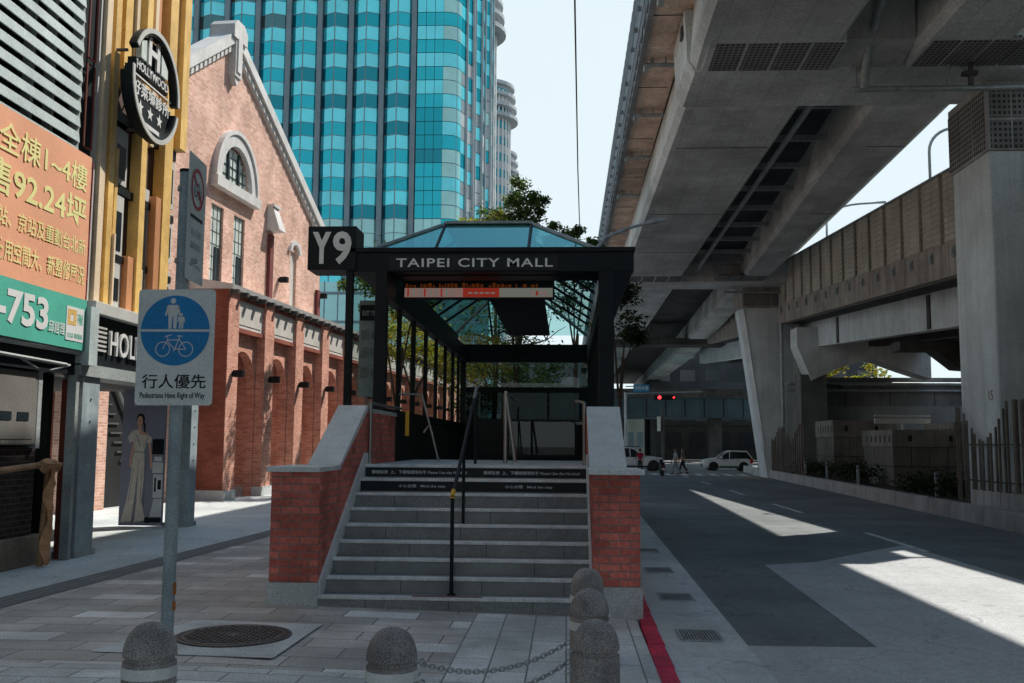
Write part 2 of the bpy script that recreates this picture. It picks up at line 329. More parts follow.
# ------------------------------------------------------------------ mesh helpers
class MB:
    def __init__(s): s.v = []; s.f = []; s.m = []; s.sm = []
    def add(s, vs, fs, mi=0, smooth=False):
        o = len(s.v); s.v += [tuple(v) for v in vs]
        for f in fs: s.f.append([o+i for i in f]); s.m.append(mi); s.sm.append(smooth)
        return s
    def poly(s, pts, mi=0): return s.add(pts, [list(range(len(pts)))], mi)
    def hexa(s, p, mi=0):   # p: 4 bottom, 4 top
        return s.add(p, [(3, 2, 1, 0), (4, 5, 6, 7), (0, 1, 5, 4), (1, 2, 6, 5), (2, 3, 7, 6), (3, 0, 4, 7)], mi)
    def box(s, x0, x1, y0, y1, z0, z1, mi=0):
        if x0 > x1: x0, x1 = x1, x0
        if y0 > y1: y0, y1 = y1, y0
        if z0 > z1: z0, z1 = z1, z0
        return s.hexa([(x0, y0, z0), (x1, y0, z0), (x1, y1, z0), (x0, y1, z0), (x0, y0, z1), (x1, y0, z1), (x1, y1, z1), (x0, y1, z1)], mi)
    def prism(s, poly, axis, a0, a1, mi=0):
        """poly in the two other axes (order x,y,z without axis)"""
        def p3(u, v, w):
            return {'x': (w, u, v), 'y': (u, w, v), 'z': (u, v, w)}[axis]
        n = len(poly)
        vs = [p3(u, v, a0) for u, v in poly] + [p3(u, v, a1) for u, v in poly]
        fs = [list(range(n))[::-1], list(range(n, 2*n))] + [(i, (i+1) % n, n+(i+1) % n, n+i) for i in range(n)]
        return s.add(vs, fs, mi)
    def loft(s, rings, mi=0, cap=True, smooth=True, close=True):
        n = len(rings[0]); vs = [p for r in rings for p in r]; fs = []
        for k in range(len(rings)-1):
            for i in range(n if close else n-1):
                j = (i+1) % n; fs.append((k*n+i, k*n+j, (k+1)*n+j, (k+1)*n+i))
        s.add(vs, fs, mi, smooth)
        if cap:
            s.add(rings[0], [list(range(n))[::-1]], mi); s.add(rings[-1], [list(range(n))], mi)
        return s
    def tube(s, pts, r, n=8, mi=0, cap=True):
        pts = [Vector(p) for p in pts]; rs = r if isinstance(r, (list, tuple)) else [r]*len(pts)
        rings = []; up = None
        for i, p in enumerate(pts):
            t = (pts[min(i+1, len(pts)-1)]-pts[max(i-1, 0)])
            t = t.normalized() if t.length > 1e-9 else Vector((0, 0, 1))
            if up is None: up = Vector((0, 0, 1)) if abs(t.z) < .9 else Vector((1, 0, 0))
            a = t.cross(up).normalized(); b = a.cross(t).normalized(); up = b
            rings.append([tuple(p+(a*math.cos(2*math.pi*k/n)+b*math.sin(2*math.pi*k/n))*rs[i]) for k in range(n)])
        return s.loft(rings, mi, cap)
    def lathe(s, prof, c=(0, 0, 0), n=24, mi=0, axis='z'):
        rings = []
        for r, h in prof:
            ring = []
            for k in range(n):
                a = 2*math.pi*k/n; u, v = r*math.cos(a), r*math.sin(a)
                ring.append({'z': (c[0]+u, c[1]+v, c[2]+h), 'x': (c[0]+h, c[1]+u, c[2]+v), 'y': (c[0]+u, c[1]+h, c[2]+v)}[axis])
            rings.append(ring)
        return s.loft(rings, mi, True)
    def build(s, name, mats, parent=None, world=True, bevel=0, kind=None, angle=40):
        me = bpy.data.meshes.new(name)
        vs = s.v
        if parent is not None and world:
            o = Vector((0, 0, 0)); p = parent
            while p: o += p.location; p = p.parent
            vs = [(x-o.x, y-o.y, z-o.z) for x, y, z in vs]
        me.from_pydata(vs, [], s.f)
        if not isinstance(mats, (list, tuple)): mats = [mats]
        for m in mats: me.materials.append(m)
        me.polygons.foreach_set('material_index', s.m)
        me.polygons.foreach_set('use_smooth', s.sm)
        bm = bmesh.new(); bm.from_mesh(me); bmesh.ops.recalc_face_normals(bm, faces=bm.faces[:]) if len(s.f) < 4000 else None
        bm.to_mesh(me); bm.free()
        if any(s.sm): me.set_sharp_from_angle(angle=R(angle))
        ob = bpy.data.objects.new(name, me); COL.objects.link(ob)
        if parent is not None: ob.parent = parent
        if bevel:
            b = ob.modifiers.new('bevel', 'BEVEL'); b.width = bevel; b.segments = 2; b.limit_method = 'ANGLE'; b.angle_limit = R(40)
        if kind: ob['kind'] = kind
        return ob
def thing(name, label, cat, loc=(0, 0, 0), rotz=0, group=None):
    o = bpy.data.objects.new(name, None); COL.objects.link(o); o.location = loc; o.rotation_euler = (0, 0, rotz)
    o.empty_display_size = .2
    return tag(o, label, cat, group)
def tag(o, label, cat, group=None):
    o['label'] = label; o['category'] = cat
    if group: o['group'] = group
    return o
def dup(root, loc, label, rotz=None):
    def rec(o, par):
        c = o.copy(); COL.objects.link(c)
        if par is not None: c.parent = par
        for ch in [x for x in kids.get(o.name, [])]: rec(ch, c)
        return c
    kids = {}
    for o in list(COL.objects):
        if o.parent: kids.setdefault(o.parent.name, []).append(o)
    r = rec(root, None); r.location = loc; r['label'] = label
    if rotz is not None: r.rotation_euler = (0, 0, rotz)
    return r
def text(name, s, x0, x1, z0, z1, at, face, mat, parent, ext=.004, off=0.0, spacing=1.0, world=True, keep=False):
    """lettering stretched to the rectangle; face '-y' : x0..x1 along X at y=at ; face '+x' : along Y at x=at"""
    cu = bpy.data.curves.new(name, 'FONT'); cu.body = s; cu.extrude = ext; cu.offset = off; cu.space_character = spacing; cu.resolution_u = 3
    tmp = bpy.data.objects.new(name+'_c', cu); COL.objects.link(tmp)
    bpy.context.view_layer.update()
    dg = bpy.context.evaluated_depsgraph_get()
    me = bpy.data.meshes.new_from_object(tmp.evaluated_get(dg))
    bpy.data.objects.remove(tmp); bpy.data.curves.remove(cu)
    xs = [v.co.x for v in me.vertices]; ys = [v.co.y for v in me.vertices]
    ax, bx_, ay, by = min(xs), max(xs), min(ys), max(ys)
    o = Vector((0, 0, 0)); p = parent
    if world:
        while p: o += p.location; p = p.parent
    for v in me.vertices:
        u = x0+(v.co.x-ax)/max(1e-6, bx_-ax)*(x1-x0); w = z0+(v.co.y-ay)/max(1e-6, by-ay)*(z1-z0); d = v.co.z
        q = {'-y': (u, at-d, w), '+x': (at+d, u, w), '-x': (at-d, x1-(u-x0), w)}[face]
        v.co = Vector(q)-o
    me.materials.clear(); me.materials.append(mat); me.name = name
    ob = bpy.data.objects.new(name, me); COL.objects.link(ob)
    if parent is not None: ob.parent = parent
    return ob
def struct(mb, name, mat, **k):
    return mb.build(name, mat, None, kind='structure', **k)

# ------------------------------------------------------------------ ground
def gz(x): return 0.0 if x < -3 else -.023*(min(x, .95)+3)
struct(MB().poly([(-700, -500, -.25), (700, -500, -.25), (700, 900, -.25), (-700, 900, -.25)]), 'ground', M_ground)
b = MB()
for xa, xb in ((-3.0, .78),):
    b.poly([(xa, -12, gz(xa)), (xb, -12, gz(xb)), (xb, 75, gz(xb)), (xa, 75, gz(xa))])
b.poly([(-7.6, -12, 0), (-3, -12, 0), (-3, 75, 0), (-5.5, 75, 0), (-7.0, 19.5, 0)])
struct(b, 'plaza_pavement', M_pave)
e = .004
struct(MB().poly([(-1.0, 5, gz(-1.0)+e), (.77, 5, gz(.77)+e), (.77, 11.3, gz(.77)+e), (-1.0, 11.3, gz(-1)+e)]), 'pavement_band', M_band)
struct(MB().poly([(-6.4, 4.5, e), (-3, 4.5, e), (-3, 8.27, e), (-6.15, 8.3, e)]).poly([(-3, 4.5, e), (-1.004, 4.5, gz(-1.004)+e), (-1.004, 8.25, gz(-1.004)+e), (-3, 8.27, e)]), 'pavement_edge', M_band2)
# drainage channel with slots, then smooth sidewalk up to the shops
d0, d1 = Vector((-6.75, 0)), Vector((-5.0, 36))
def dr(t, off): 
    p = d0+(d1-d0)*t; n = Vector((-(d1-d0).y, (d1-d0).x)).normalized(); return p+n*off
struct(MB().poly([(*dr(-.3, -.02), .010), (*dr(1.6, -.02), .010), (*dr(1.6, .42), .010), (*dr(-.3, .42), .010)]), 'drainage_channel', M_granited)
b = MB()
for k in range(3):
    o = .03+k*.13
    b.poly([(*dr(-.3, o), .014), (*dr(1.6, o), .014), (*dr(1.6, o+.095), .014), (*dr(-.3, o+.095), .014)])
struct(b, 'drainage_slab', surf('channel_stone', (.27, .28, .28), .8, .2, 2, 60, .15))
struct(MB().poly([(*dr(-.3, .42), .006), (*dr(1.7, .42), .006), (-16.8, 64, .006), (-16.8, -12, .006)]), 'sidewalk', M_sidewalk)
# road
def rk(y): return 10.35+.05*(y-23.8)
def lk(y): return 1.76+.0145*(y-8.6)
struct(MB().poly([(lk(-30), -30, -.122), (rk(-30)+.1, -30, -.122), (rk(72)+.1, 72, -.122), (rk(72)+.1, 78, -.122), (70, 78, -.122), (70, 94, -.122), (rk(94), 94, -.122), (14, 220, -.122), (5, 220, -.122), (2.5, 94, -.122), (-40, 94, -.122), (-40, 76, -.122), (lk(76), 76, -.122)]), 'road', M_asphalt)
struct(MB().poly([(3.27, 16.9, -.117), (3.05, 10.2, -.117), (1.74, 10.15, -.117), (1.68, 4, -.117), (6.7, 4, -.117), (6.75, 20.6, -.117), (4.2, 17.4, -.117)]), 'road_light_patch', M_asph_refl)  # sunlight thrown back by the tower glass, drawn as a paler road area
struct(MB().poly([(.80+.012*(-38.5), -30, -.112), (lk(-30), -30, -.113), (lk(76), 76, -.113), (.80+.012*67.5, 76, -.112)]), 'gutter', M_gutter)
# red painted kerb stones
b = MB()
for i, y in enumerate([x*1.0 for x in range(2, 14)]):
    b.box(.78+.012*(y-8.5), .945+.012*(y-8.5), y+.004, y+.996, -.3, -.086)
struct(b, 'kerb', M_redkerb, bevel=.012)
b = MB()
for i, y in enumerate(range(14, 74)):
    b.box(.78+.012*(y-8.5), .945+.012*(y-8.5), y+.004, y+.996, -.3, -.086)
struct(b, 'kerb_stones', M_granite, bevel=.012)
# lane dashes and crossing marks
b = MB()
for y0, y1 in ((9.6, 13.6), (19.3, 23.3), (29.8, 34.2), (40.1, 44), (50, 54), (60, 63.5)):
    x = 6.52+.0128*(y0-9); 
    b.poly([(x, y0, -.113), (x+.16, y0, -.113), (x+.21, y1, -.113), (x+.05, y1, -.113)])
struct(b, 'lane_markings', M_line)
b = MB()
for k in range(9):
    x = 4.6+k*.95
    b.poly([(x, 64.5, -.113), (x+.45, 64.5, -.113), (x+.45, 67.5, -.113), (x, 67.5, -.113)])
struct(b, 'crossing_markings', M_line)
struct(MB().poly([(10.2, 60.2, -.113), (12.0, 60.2, -.113), (12.0, 61.1, -.113), (10.2, 61.1, -.113)]).poly([(10.3, 58.6, -.113), (11.9, 58.6, -.113), (11.9, 59.0, -.113), (10.3, 59.0, -.113)]), 'yellow_markings', M_yline)
# gutter grates
def make_grate():
    t = thing('drain_grate', 'rusty slotted iron drain grate nearest the camera in the concrete gutter', 'drain grate', (1.15, 10.28, -.112), 0, 'iron drain grates in the gutter')
    b = MB()
    for k in range(13): b.box(.02+k*.031, .036+k*.031, .03, .57, .003, .014)
    b.build('grate_bars', M_galv, t, False)
    b = MB(); b.box(0, .43, 0, .03, .002, .016).box(0, .43, .57, .6, .002, .016).box(0, .02, .03, .57, .002, .016).box(.41, .43, .03, .57, .002, .016)
    b.build('grate_frame', M_galv, t, False)
    MB().poly([(.01, .01, .0015), (.42, .01, .0015), (.42, .59, .0015), (.01, .59, .0015)]).build('pit', M_dark, t, False)
    return t
g0 = make_grate()
dup(g0, (1.19, 12.85, -.112), 'second iron drain grate in the gutter, level with the right brick pier')
dup(g0, (1.22, 15.6, -.112), 'third iron drain grate in the gutter, beyond the right brick pier')
dup(g0, (1.26, 18.5, -.112), 'farthest small iron drain grate in the shaded gutter')

# manhole
t = thing('manhole_cover', 'round cast iron manhole cover set in a pale concrete square on the plaza', 'manhole cover', (-3.15, 9.52, .004))
MB().poly([(-4.17, 8.73, .008), (-2.5, 8.6, .008), (-2.47, 10.2, .008), (-3.82, 10.33, .008)]).build('concrete_surround', surf('surround', (.54, .555, .545), .8, .2, 2, 70, .2), t)
MB().lathe([(.0, .004), (.54, .004), (.54, .018), (.50, .02), (.50, .012), (.0, .012)], n=48).build('frame_ring', M_iron, t, False)
b = MB().lathe([(0, .012), (.488, .012), (.488, .021), (0, .021)], n=48)
for i in range(-9, 10):
    for j in range(-9, 10):
        x, y = i*.05, j*.05
        if x*x+y*y < .44**2 and (x*x+y*y) > .003:
            a = .02 if (i+j) % 2 else .009; c = .009 if (i+j) % 2 else .02
            b.box(x-a, x+a, y-c, y+c, .021, .029)
b.build('cover_plate', M_iron, t, False)

# ------------------------------------------------------------------ bollards and chains
def make_bollard(loc, label):
    t = thing('bollard', label, 'bollard', loc, 0, 'stone bollards on the plaza edge')
    prof = [(.152, -.3), (.152, .56), (.150, .585), (.137, .59), (.137, .612), (.152, .618)]
    for k in range(1, 9):
        a = k/9*math.pi/2; prof.append((.152*math.cos(a)**.85, .618+.185*math.sin(a)))
    prof.append((.004, .803))
    MB().lathe(prof, n=32).build('stone_post', M_boll, t, False, angle=50)
    for s in (.40, .52):
        b = MB()
        for sx in (-1,):
            b.tube([(sx*.15, 0, s+.075), (sx*.165, 0, s+.075)], .012, 8)
            ring = [(sx*.18+.016*math.cos(q)*1, .0, s+.075+.016*math.sin(q)) for q in [k*math.pi/5 for k in range(11)]]
            b.tube(ring, .004, 5)
        b.build('chain_lug', M_steel, t, False)
    return t
def band(t):
    MB().lathe([(.1525, .50), (.1555, .50), (.1555, .562), (.1525, .562)], n=32).build('reflective_band', M_signw, t, False)
B = [(-2.40, 5.78, 0), (-1.03, 6.0, -.045), (.19, 6.55, -.073), (.18, 7.9, -.073), (.19, 9.2, -.073)]
t0 = make_bollard(B[2], 'granite bollard with bare dome, closest of the three beside the kerb')
t1 = dup(t0, B[1], 'low granite bollard with white band standing alone mid foreground at the chain end', R(197)); band(t1)
t2 = dup(t0, B[0], 'granite bollard with white band in front of the sign pole', R(-95)); band(t2)
t3 = dup(t0, B[3], 'granite bollard with white band, middle of the three beside the kerb', R(-90)); band(t3)
t4 = dup(t0, B[4], 'granite bollard farthest back of the three, beside the right brick pier', R(90)); band(t4)
def chain(a, c, sag, label):
    a, c = Vector(a), Vector(c); n = int((c-a).length*1.12/.032)
    b = MB(); pts = []
    for k in range(n+1):
        u = k/n; p = a.lerp(c, u); p.z -= sag*4*u*(1-u); pts.append(p)
    for k in range(n):
        p, q = pts[k], pts[k+1]; d = (q-p).normalized(); m = (p+q)/2
        s = d.cross(Vector((0, 0, 1))).normalized(); w = s if k % 2 else s.cross(d).normalized()
        ring = []
        for j in range(13):
            ang = 2*math.pi*j/12; ring.append(tuple(m+d*(.0235*math.cos(ang))+w*(.0135*math.sin(ang))))
        b.tube(ring, .0042, 5, cap=False)
    return tag(b.build('chain', M_chain), label, 'chain', 'steel chains between the bollards')
chain((-.855, 6.0, .55), (.02, 6.5, .595), .105, 'upper steel chain sagging between the two front bollards')
chain((-.855, 6.0, .43), (.02, 6.5, .475), .12, 'lower steel chain sagging between the two front bollards')
chain((.19, 6.74, .52), (.18, 7.72, .52), .1, 'steel chain hidden between the near and middle kerb bollards')

# ------------------------------------------------------------------ sign pole
px, py = -2.615, 6.55
t = thing('sign_post', 'grey steel post carrying a blue shared path sign with white bicycle and figures', 'sign post', (px, py, 0))
MB().tube([(px+.0, py, -.2), (px+.005, py, 3.68)], .0425, 20).build('pole', M_pole, t)
MB().lathe([(.0425, 3.68), (.046, 3.68), (.046, 3.70), (0, 3.705)], (px+.005, py, 0), 20).build('pole_cap', M_black, t)
MB().tube([(px, py, 3.05), (px, py, 3.08)], .05, 16).tube([(px, py, 3.55), (px, py, 3.58)], .05, 16).tube([(px, py, 2.3), (px, py, 2.33)], .05, 16).tube([(px, py, 2.62), (px, py, 2.65)], .05, 16).box(px+.03, px+.1, py-.02, py+.02, 3.05, 3.08).box(px+.03, px+.1, py-.02, py+.02, 3.55, 3.58).build('clamp', M_galv, t)
b = MB()
for z0, z1 in ((.74, .80), (.84, .92)): b.box(px+.03, px+.045, py-.02, py+.02, z0, z1)
b.build('reflective_strip', surf('strip_orange', (.55, .18, .03), .5, .3, 8, 60, .1), t)
# shared path panel
def rrect(x0, x1, z0, z1, r, n=5):
    pts = []
    for cx, cz, a0 in ((x1-r, z1-r, 0), (x0+r, z1-r, 90), (x0+r, z0+r, 180), (x1-r, z0+r, 270)):
        for k in range(n+1):
            a = R(a0+90*k/n); pts.append((cx+r*math.cos(a), cz+r*math.sin(a)))
    return pts
SY = 6.42
sx0, sx1, sz0, sz1 = -2.845, -2.325, 2.08, 2.85
MB().prism(rrect(sx0, sx1, sz0, sz1, .025), 'y', SY, SY+.004).build('sign_panel', M_signw, t)
cx, cz, cr = -2.59, 2.575, .233
def half(a0, a1, dz):
    return [(cx+cr*math.cos(R(a0+(a1-a0)*k/32)), SY-.003, cz+dz+cr*math.sin(R(a0+(a1-a0)*k/32))) for k in range(33)]
MB().poly(half(2, 178, 0)).poly(half(182, 358, 0)).build('blue_disc', M_signb, t)
Y2 = SY-.006
b = MB()
def blob(pts): b.poly([(cx+x, Y2, cz+z) for x, z in pts])
def circ(x, z, r, n=14): b.poly([(cx+x+r*math.cos(2*math.pi*k/n), Y2, cz+z+r*math.sin(2*math.pi*k/n)) for k in range(n)])
def figure(ox, oz, s):
    def T(l): blob([(ox+x*s, oz+z*s) for x, z in l])
    circ(ox, oz+.182*s, .0185*s)
    T([(-.032, .155), (.032, .155), (.040, .145), (.030, .08), (-.030, .08), (-.040, .145)])
    T([(-.040, .147), (-.052, .085), (-.040, .083), (-.031, .13)]); T([(.040, .147), (.031, .13), (.040, .083), (.052, .085)])
    T([(-.030, .079), (-.003, .079), (-.006, 0), (-.026, 0)]); T([(.003, .079), (.030, .079), (.026, 0), (.006, 0)])
figure(-.018, .012, 1.02)
figure(.040, .012, .52)
def seg(p, q, w=.0055):
    p, q = Vector(p), Vector(q); d = (q-p).normalized(); n = Vector((-d.y, d.x))*w/2
    blob([tuple(p+n), tuple(q+n), tuple(q-n), tuple(p-n)])
def ring(x, z, r, w=.0055, n=24):
    for k in range(n):
        a, c = 2*math.pi*k/n, 2*math.pi*(k+1)/n
        blob([(x+r*math.cos(a), z+r*math.sin(a)), (x+r*math.cos(c), z+r*math.sin(c)), (x+(r-w)*math.cos(c), z+(r-w)*math.sin(c)), (x+(r-w)*math.cos(a), z+(r-w)*math.sin(a))])
ring(-.078, -.125, .05); ring(.078, -.125, .05)
for p, q in (((-.078, -.125), (-.045, -.055)), ((-.045, -.055), (-.05, -.035)), ((-.05, -.035), (-.02, -.03)), ((-.05, -.036), (-.066, -.045)), ((-.052, -.065), (.025, -.063)), ((-.05, -.07), (.004, -.125)), ((.004, -.125), (.034, -.04)), ((.004, -.125), (.078, -.125)), ((.078, -.125), (.03, -.055)), ((.015, -.036), (.052, -.038)), ((-.006, -.137), (.014, -.113))): seg(p, q)
b.build('pictograms', M_text, t)
text('sign_characters', '行人優先', -2.80, -2.37, 2.19, 2.285, SY-.001, '-y', M_black, t, .002, .006)
text('sign_caption', 'Pedestrians Have Right of Way', -2.81, -2.375, 2.115, 2.165, SY-.001, '-y', M_black, t, .002, .004)
# bicycle ban panel, turned almost edge on
def xf_panel(mbv, ang, o):
    ca, sa = math.cos(ang), math.sin(ang); mbv.v = [(o[0]+x*ca-y*sa, o[1]+x*sa+y*ca, z) for x, y, z in mbv.v]; return mbv
A2, O2 = R(94), (px+.07, py-.10)
xf_panel(MB().prism(rrect(-.03, .36, 2.93, 3.80, .01), 'y', -.004, 0), A2, O2).build('ban_panel', surf('sign_dull', (.62, .70, .70), .5, .15, 3, 50, .08), t)
b = MB()
for k in range(28):
    a, c = 2*math.pi*k/28, 2*math.pi*(k+1)/28
    b.poly([(.165+r_*math.cos(q), -.007, 3.575+r_*math.sin(q)) for r_, q in ((.145, a), (.145, c), (.118, c), (.118, a))])
b.poly([(.165-.1, -.0075, 3.575+.07), (.165-.08, -.0075, 3.575+.09), (.165+.1, -.0075, 3.575-.07), (.165+.08, -.0075, 3.575-.09)])
xf_panel(b, A2, O2).build('ban_ring', surf('ban_red', (.42, .03, .05), .5, .1, 5, 50, .05), t)
b = MB()
def ringp(x, z, r, w):
    for k in range(16):
        a, c = 2*math.pi*k/16, 2*math.pi*(k+1)/16
        b.poly([(x+r_*math.cos(q), -.006, z+r_*math.sin(q)) for r_, q in ((r, a), (r, c), (r-w, c), (r-w, a))])
ringp(.12, 3.55, .036, .009); ringp(.21, 3.55, .036, .009)
for x0, z0, x1, z1 in ((.12, 3.55, .15, 3.61), (.15, 3.61, .2, 3.61), (.2, 3.61, .165, 3.55), (.165, 3.55, .145, 3.62), (.21, 3.55, .195, 3.63)):
    d = Vector((x1-x0, z1-z0)).normalized(); n = Vector((-d.y, d.x))*.005
    b.poly([(x0+n.x, -.006, z0+n.y), (x1+n.x, -.006, z1+n.y), (x1-n.x, -.006, z1-n.y), (x0-n.x, -.006, z0-n.y)])
b.box(.03, .30, -.006, -.0045, 3.36, 3.385)
xf_panel(b, A2, O2).build('ban_symbol', M_black, t)
for z, h, s in ((3.24, .055, '禁行自行車'), (3.15, .05, '請牽車步行'), (3.02, .035, 'No Cycling')):
    o = text('ban_text', s, .05, .28, z, z+h, -.0045, '-y', M_pole, None, .001, .004)
    for v in o.data.vertices:
        x, y, zz = v.co; v.co = (O2[0]-px+x*math.cos(A2)-y*math.sin(A2), O2[1]-py+x*math.sin(A2)+y*math.cos(A2), zz)
    o.parent = t

# ------------------------------------------------------------------ station entrance
S = thing('subway_entrance', 'glass roofed black steel underground mall entrance with brick flanked granite stairs', 'station entrance', (-1.28, 11.35, 0))
XL, XR = -2.83, .30
Y0, TR, Z0, RI = 11.40, .307, .108, .1785
for i in range(9):
    y = Y0+TR*i; z = Z0+RI*i
    y1 = y+TR+.03 if i < 8 else 18.6
    zb = z-RI-.02 if i else -.3
    st = MB().box(XL, XR, y+.012, y1, zb, z-.004).build('step', M_granited if i < 8 else M_granite, S)
    MB().box(XL+.01, XR-.01, y-.008, y+.11, z-.034, z+.002).build('nosing', M_nose, st, bevel=.004)
    b = MB()
    for k in range(3):
        xx = XL+.55+k*.95+(.35 if i % 2 else 0)
        if i < 7: b.box(xx, xx+.006, y+.0105, y+.013, zb+.02, z-.036)
    if b.v: b.build('riser_joint', M_dark, st)
    if i in (7, 8):
        MB().box(XL+.02, XR-.02, y+.006, y+.0115, z-RI+.012, z-.037).build('riser_sign', M_blackp, st)
        if i == 8:
            for x0 in (XL+.12, XL+1.68): text('riser_lettering', '樓梯陡滑  上、下樓梯請用扶手 Please Use the Handrail', x0, x0+1.33, z-.125, z-.075, y+.006, '-y', M_texts, st, .001, .006)
        else:
            for x0 in (XL+.55, XL+2.0): text('riser_lettering', '小心台階   Mind the step', x0, x0+.64, z-.125, z-.075, y+.006, '-y', M_texts, st, .001, .006)
MB().box(-1.75, -.95, Y0+.012, Y0+.10, Z0+.0025, Z0+.004).build('red_mark', M_rednose, S)
# wing walls : brick pier + sloping parapet, granite base and copings
for sd, (xa, xb, xc, xd) in enumerate((( -3.39, XL, -3.21, XL), (XR, .83, XR, .72))):
    nm = 'wing_wall'
    pts = [(11.40, .24), (11.40, 1.5), (12.42, 1.5), (12.42, .24)]
    w = MB().prism(pts, 'x', xa, xb).prism([(12.42, .24), (12.42, 1.5), (13.98, 2.27), (13.98, .24)], 'x', xc, xd).prism([(13.98, .24), (13.98, 2.27), (16.4, 2.27), (16.4, .24)], 'x', xc, xd).build(nm, M_brick, S)
    MB().box(xa-.025, xb+.025 if sd else xb+.012, 11.375, 12.45, -.3, .25).box(xc-.02, xd+.01, 12.45, 16.45, -.3, .25).build('granite_base', M_granite, w, bevel=.006)
    MB().box(xa-.05, xb+.05 if sd else xb+.012, 11.33, 12.44, 1.5, 1.56).build('coping_slab', M_granitel, w, bevel=.006)
    MB().prism([(12.41, 1.52), (12.37, 1.565), (13.98, 2.365), (14.02, 2.365), (14.02, 2.28)], 'x', xc-.02, xd+.02 if sd else xd+.012).build('sloped_coping', M_granitel, w, bevel=.006)
    MB().box(xc-.02, xd+.012, 14.02, 16.45, 2.27, 2.33).build('level_coping', M_granite, w, bevel=.006)
    sxx = (xb+.002, xb+.03) if sd == 0 else (xa-.03, xa-.002)
    MB().prism([(11.42, .0), (11.42, .26), (13.86, 1.70), (14.3, 1.70), (14.3, 1.45), (13.7, 1.3)], 'x', *sxx).build('stringer', M_granitel, w)
# centre handrail
h = MB().tube([(-1.32, 11.62, Z0), (-1.32, 11.62, 1.22), (-1.32, 14.62, 2.66), (-1.32, 14.7, 2.6)], .023, 12).tube([(-1.32, 12.85, Z0+4*RI), (-1.32, 12.85, 1.8)], .021, 12).tube([(-1.32, 14.45, 1.546), (-1.32, 14.45, 2.56)], .021, 12).build('handrail', M_black, S)
MB().tube([(-1.32, 11.62, 1.20), (-1.32, 11.66, 1.26), (-1.32, 11.72, 1.29)], .027, 12).build('yellow_tape', M_yel, h)
MB().tube([(-1.32, 14.2, 2.475), (-1.32, 14.62, 2.67)], .025, 12).build('steel_end', M_steel, h)
MB().tube([(-1.32, 11.62, Z0), (-1.32, 11.62, Z0+.012)], .05, 16).build('base_flange', M_black, h)
# inner steel rails on the platform
def rail(x):
    MB().tube([(x, 14.05, 1.546), (x, 14.05, 2.42)], .028, 10).build('rail_post', M_steel, S)
    o = MB().tube([(x, 14.05, 2.42), (x-.12, 14.2, 2.45), (x-.12, 16.2, 2.45)], .02, 8) if x > 0 else MB().tube([(x, 14.05, 2.40), (x, 16.1, 2.40), (x+.07, 16.3, 2.40)], .02, 8)
    o.build('side_rail', M_steel, S)
rail(XL+.05); rail(XR-.05)
MB().tube([(-2.62, 15.5, 2.6), (-2.28, 15.6, 2.6), (-2.0, 15.6, 1.56)], .018, 8).tube([(-2.24, 15.6, 2.0), (-2.16, 15.6, 2.12), (-2.10, 15.6, 1.98)], .015, 8).build('entry_rail', M_steel, S)
MB().tube([(-.93, 15.2, 1.546), (-.93, 15.2, 2.6)], .033, 10).tube([(-.93, 15.2, 2.6), (-.78, 15.2, 1.56)], .03, 10).tube([(-.93, 15.2, 2.62), (-.93, 18.2, 2.62)], .022, 10).build('divider_rail', M_steel, S)
MB().box(-2.60, -2.54, 16.0, 16.02, 1.95, 2.35).build('yellow_plate', M_yel, S)
# frame : posts and beams
ZE = 5.13
for x0, x1, y0, y1, zb in ((-3.74, -3.62, 16.5, 16.62, -.1), (-3.22, -3.02, 16.4, 16.6, .0), (.53, .78, 16.4, 16.65, 0)):
    MB().box(x0, x1, y0, y1, zb, 4.74).build('post', M_black, S, bevel=.008)
MB().box(.62, .78, 29.8, 30.0, 0, 4.8).box(-3.2, -3.04, 29.8, 30, 0, 4.8).build('rear_post', M_black, S)
MB().box(-3.66, 1.12, 16.5, 16.85, 4.72, 5.05).box(-3.68, 1.14, 16.46, 16.85, 5.05, ZE).build('fascia', M_black, S, bevel=.008)
b = MB()
for x in (-3.3, -2.97, -.12, .15, .42, .70): b.box(x, x+.008, 16.496, 16.502, 4.74, 5.04)
b.build('fascia_joint', M_dark, S)
MB().box(-3.0, -.15, 16.485, 16.499, 4.745, 5.0).build('name_board', M_blackp, S)
text('name_lettering', 'TAIPEI CITY MALL', -2.885, -.235, 4.795, 4.945, 16.485, '-y', M_textg, S, .006, .012, 1.12)
for x0, x1 in ((-3.62, -3.3), (.78, 1.1)): MB().box(x0, x1, 16.85, 30.0, 4.72, ZE).build('side_fascia', M_black, S)
MB().box(-3.3, .78, 29.75, 30.05, 4.27, 4.80).build('rear_beam', M_black, S)
for x0, x1 in ((-3.2, -3.02), (.60, .78)): MB().box(x0, x1, 16.6, 29.8, 4.30, 4.72).build('side_beam', M_black, S)
MB().box(-3.2, .78, 16.85, 17.35, 4.70, 4.78).build('front_soffit', M_black, S)
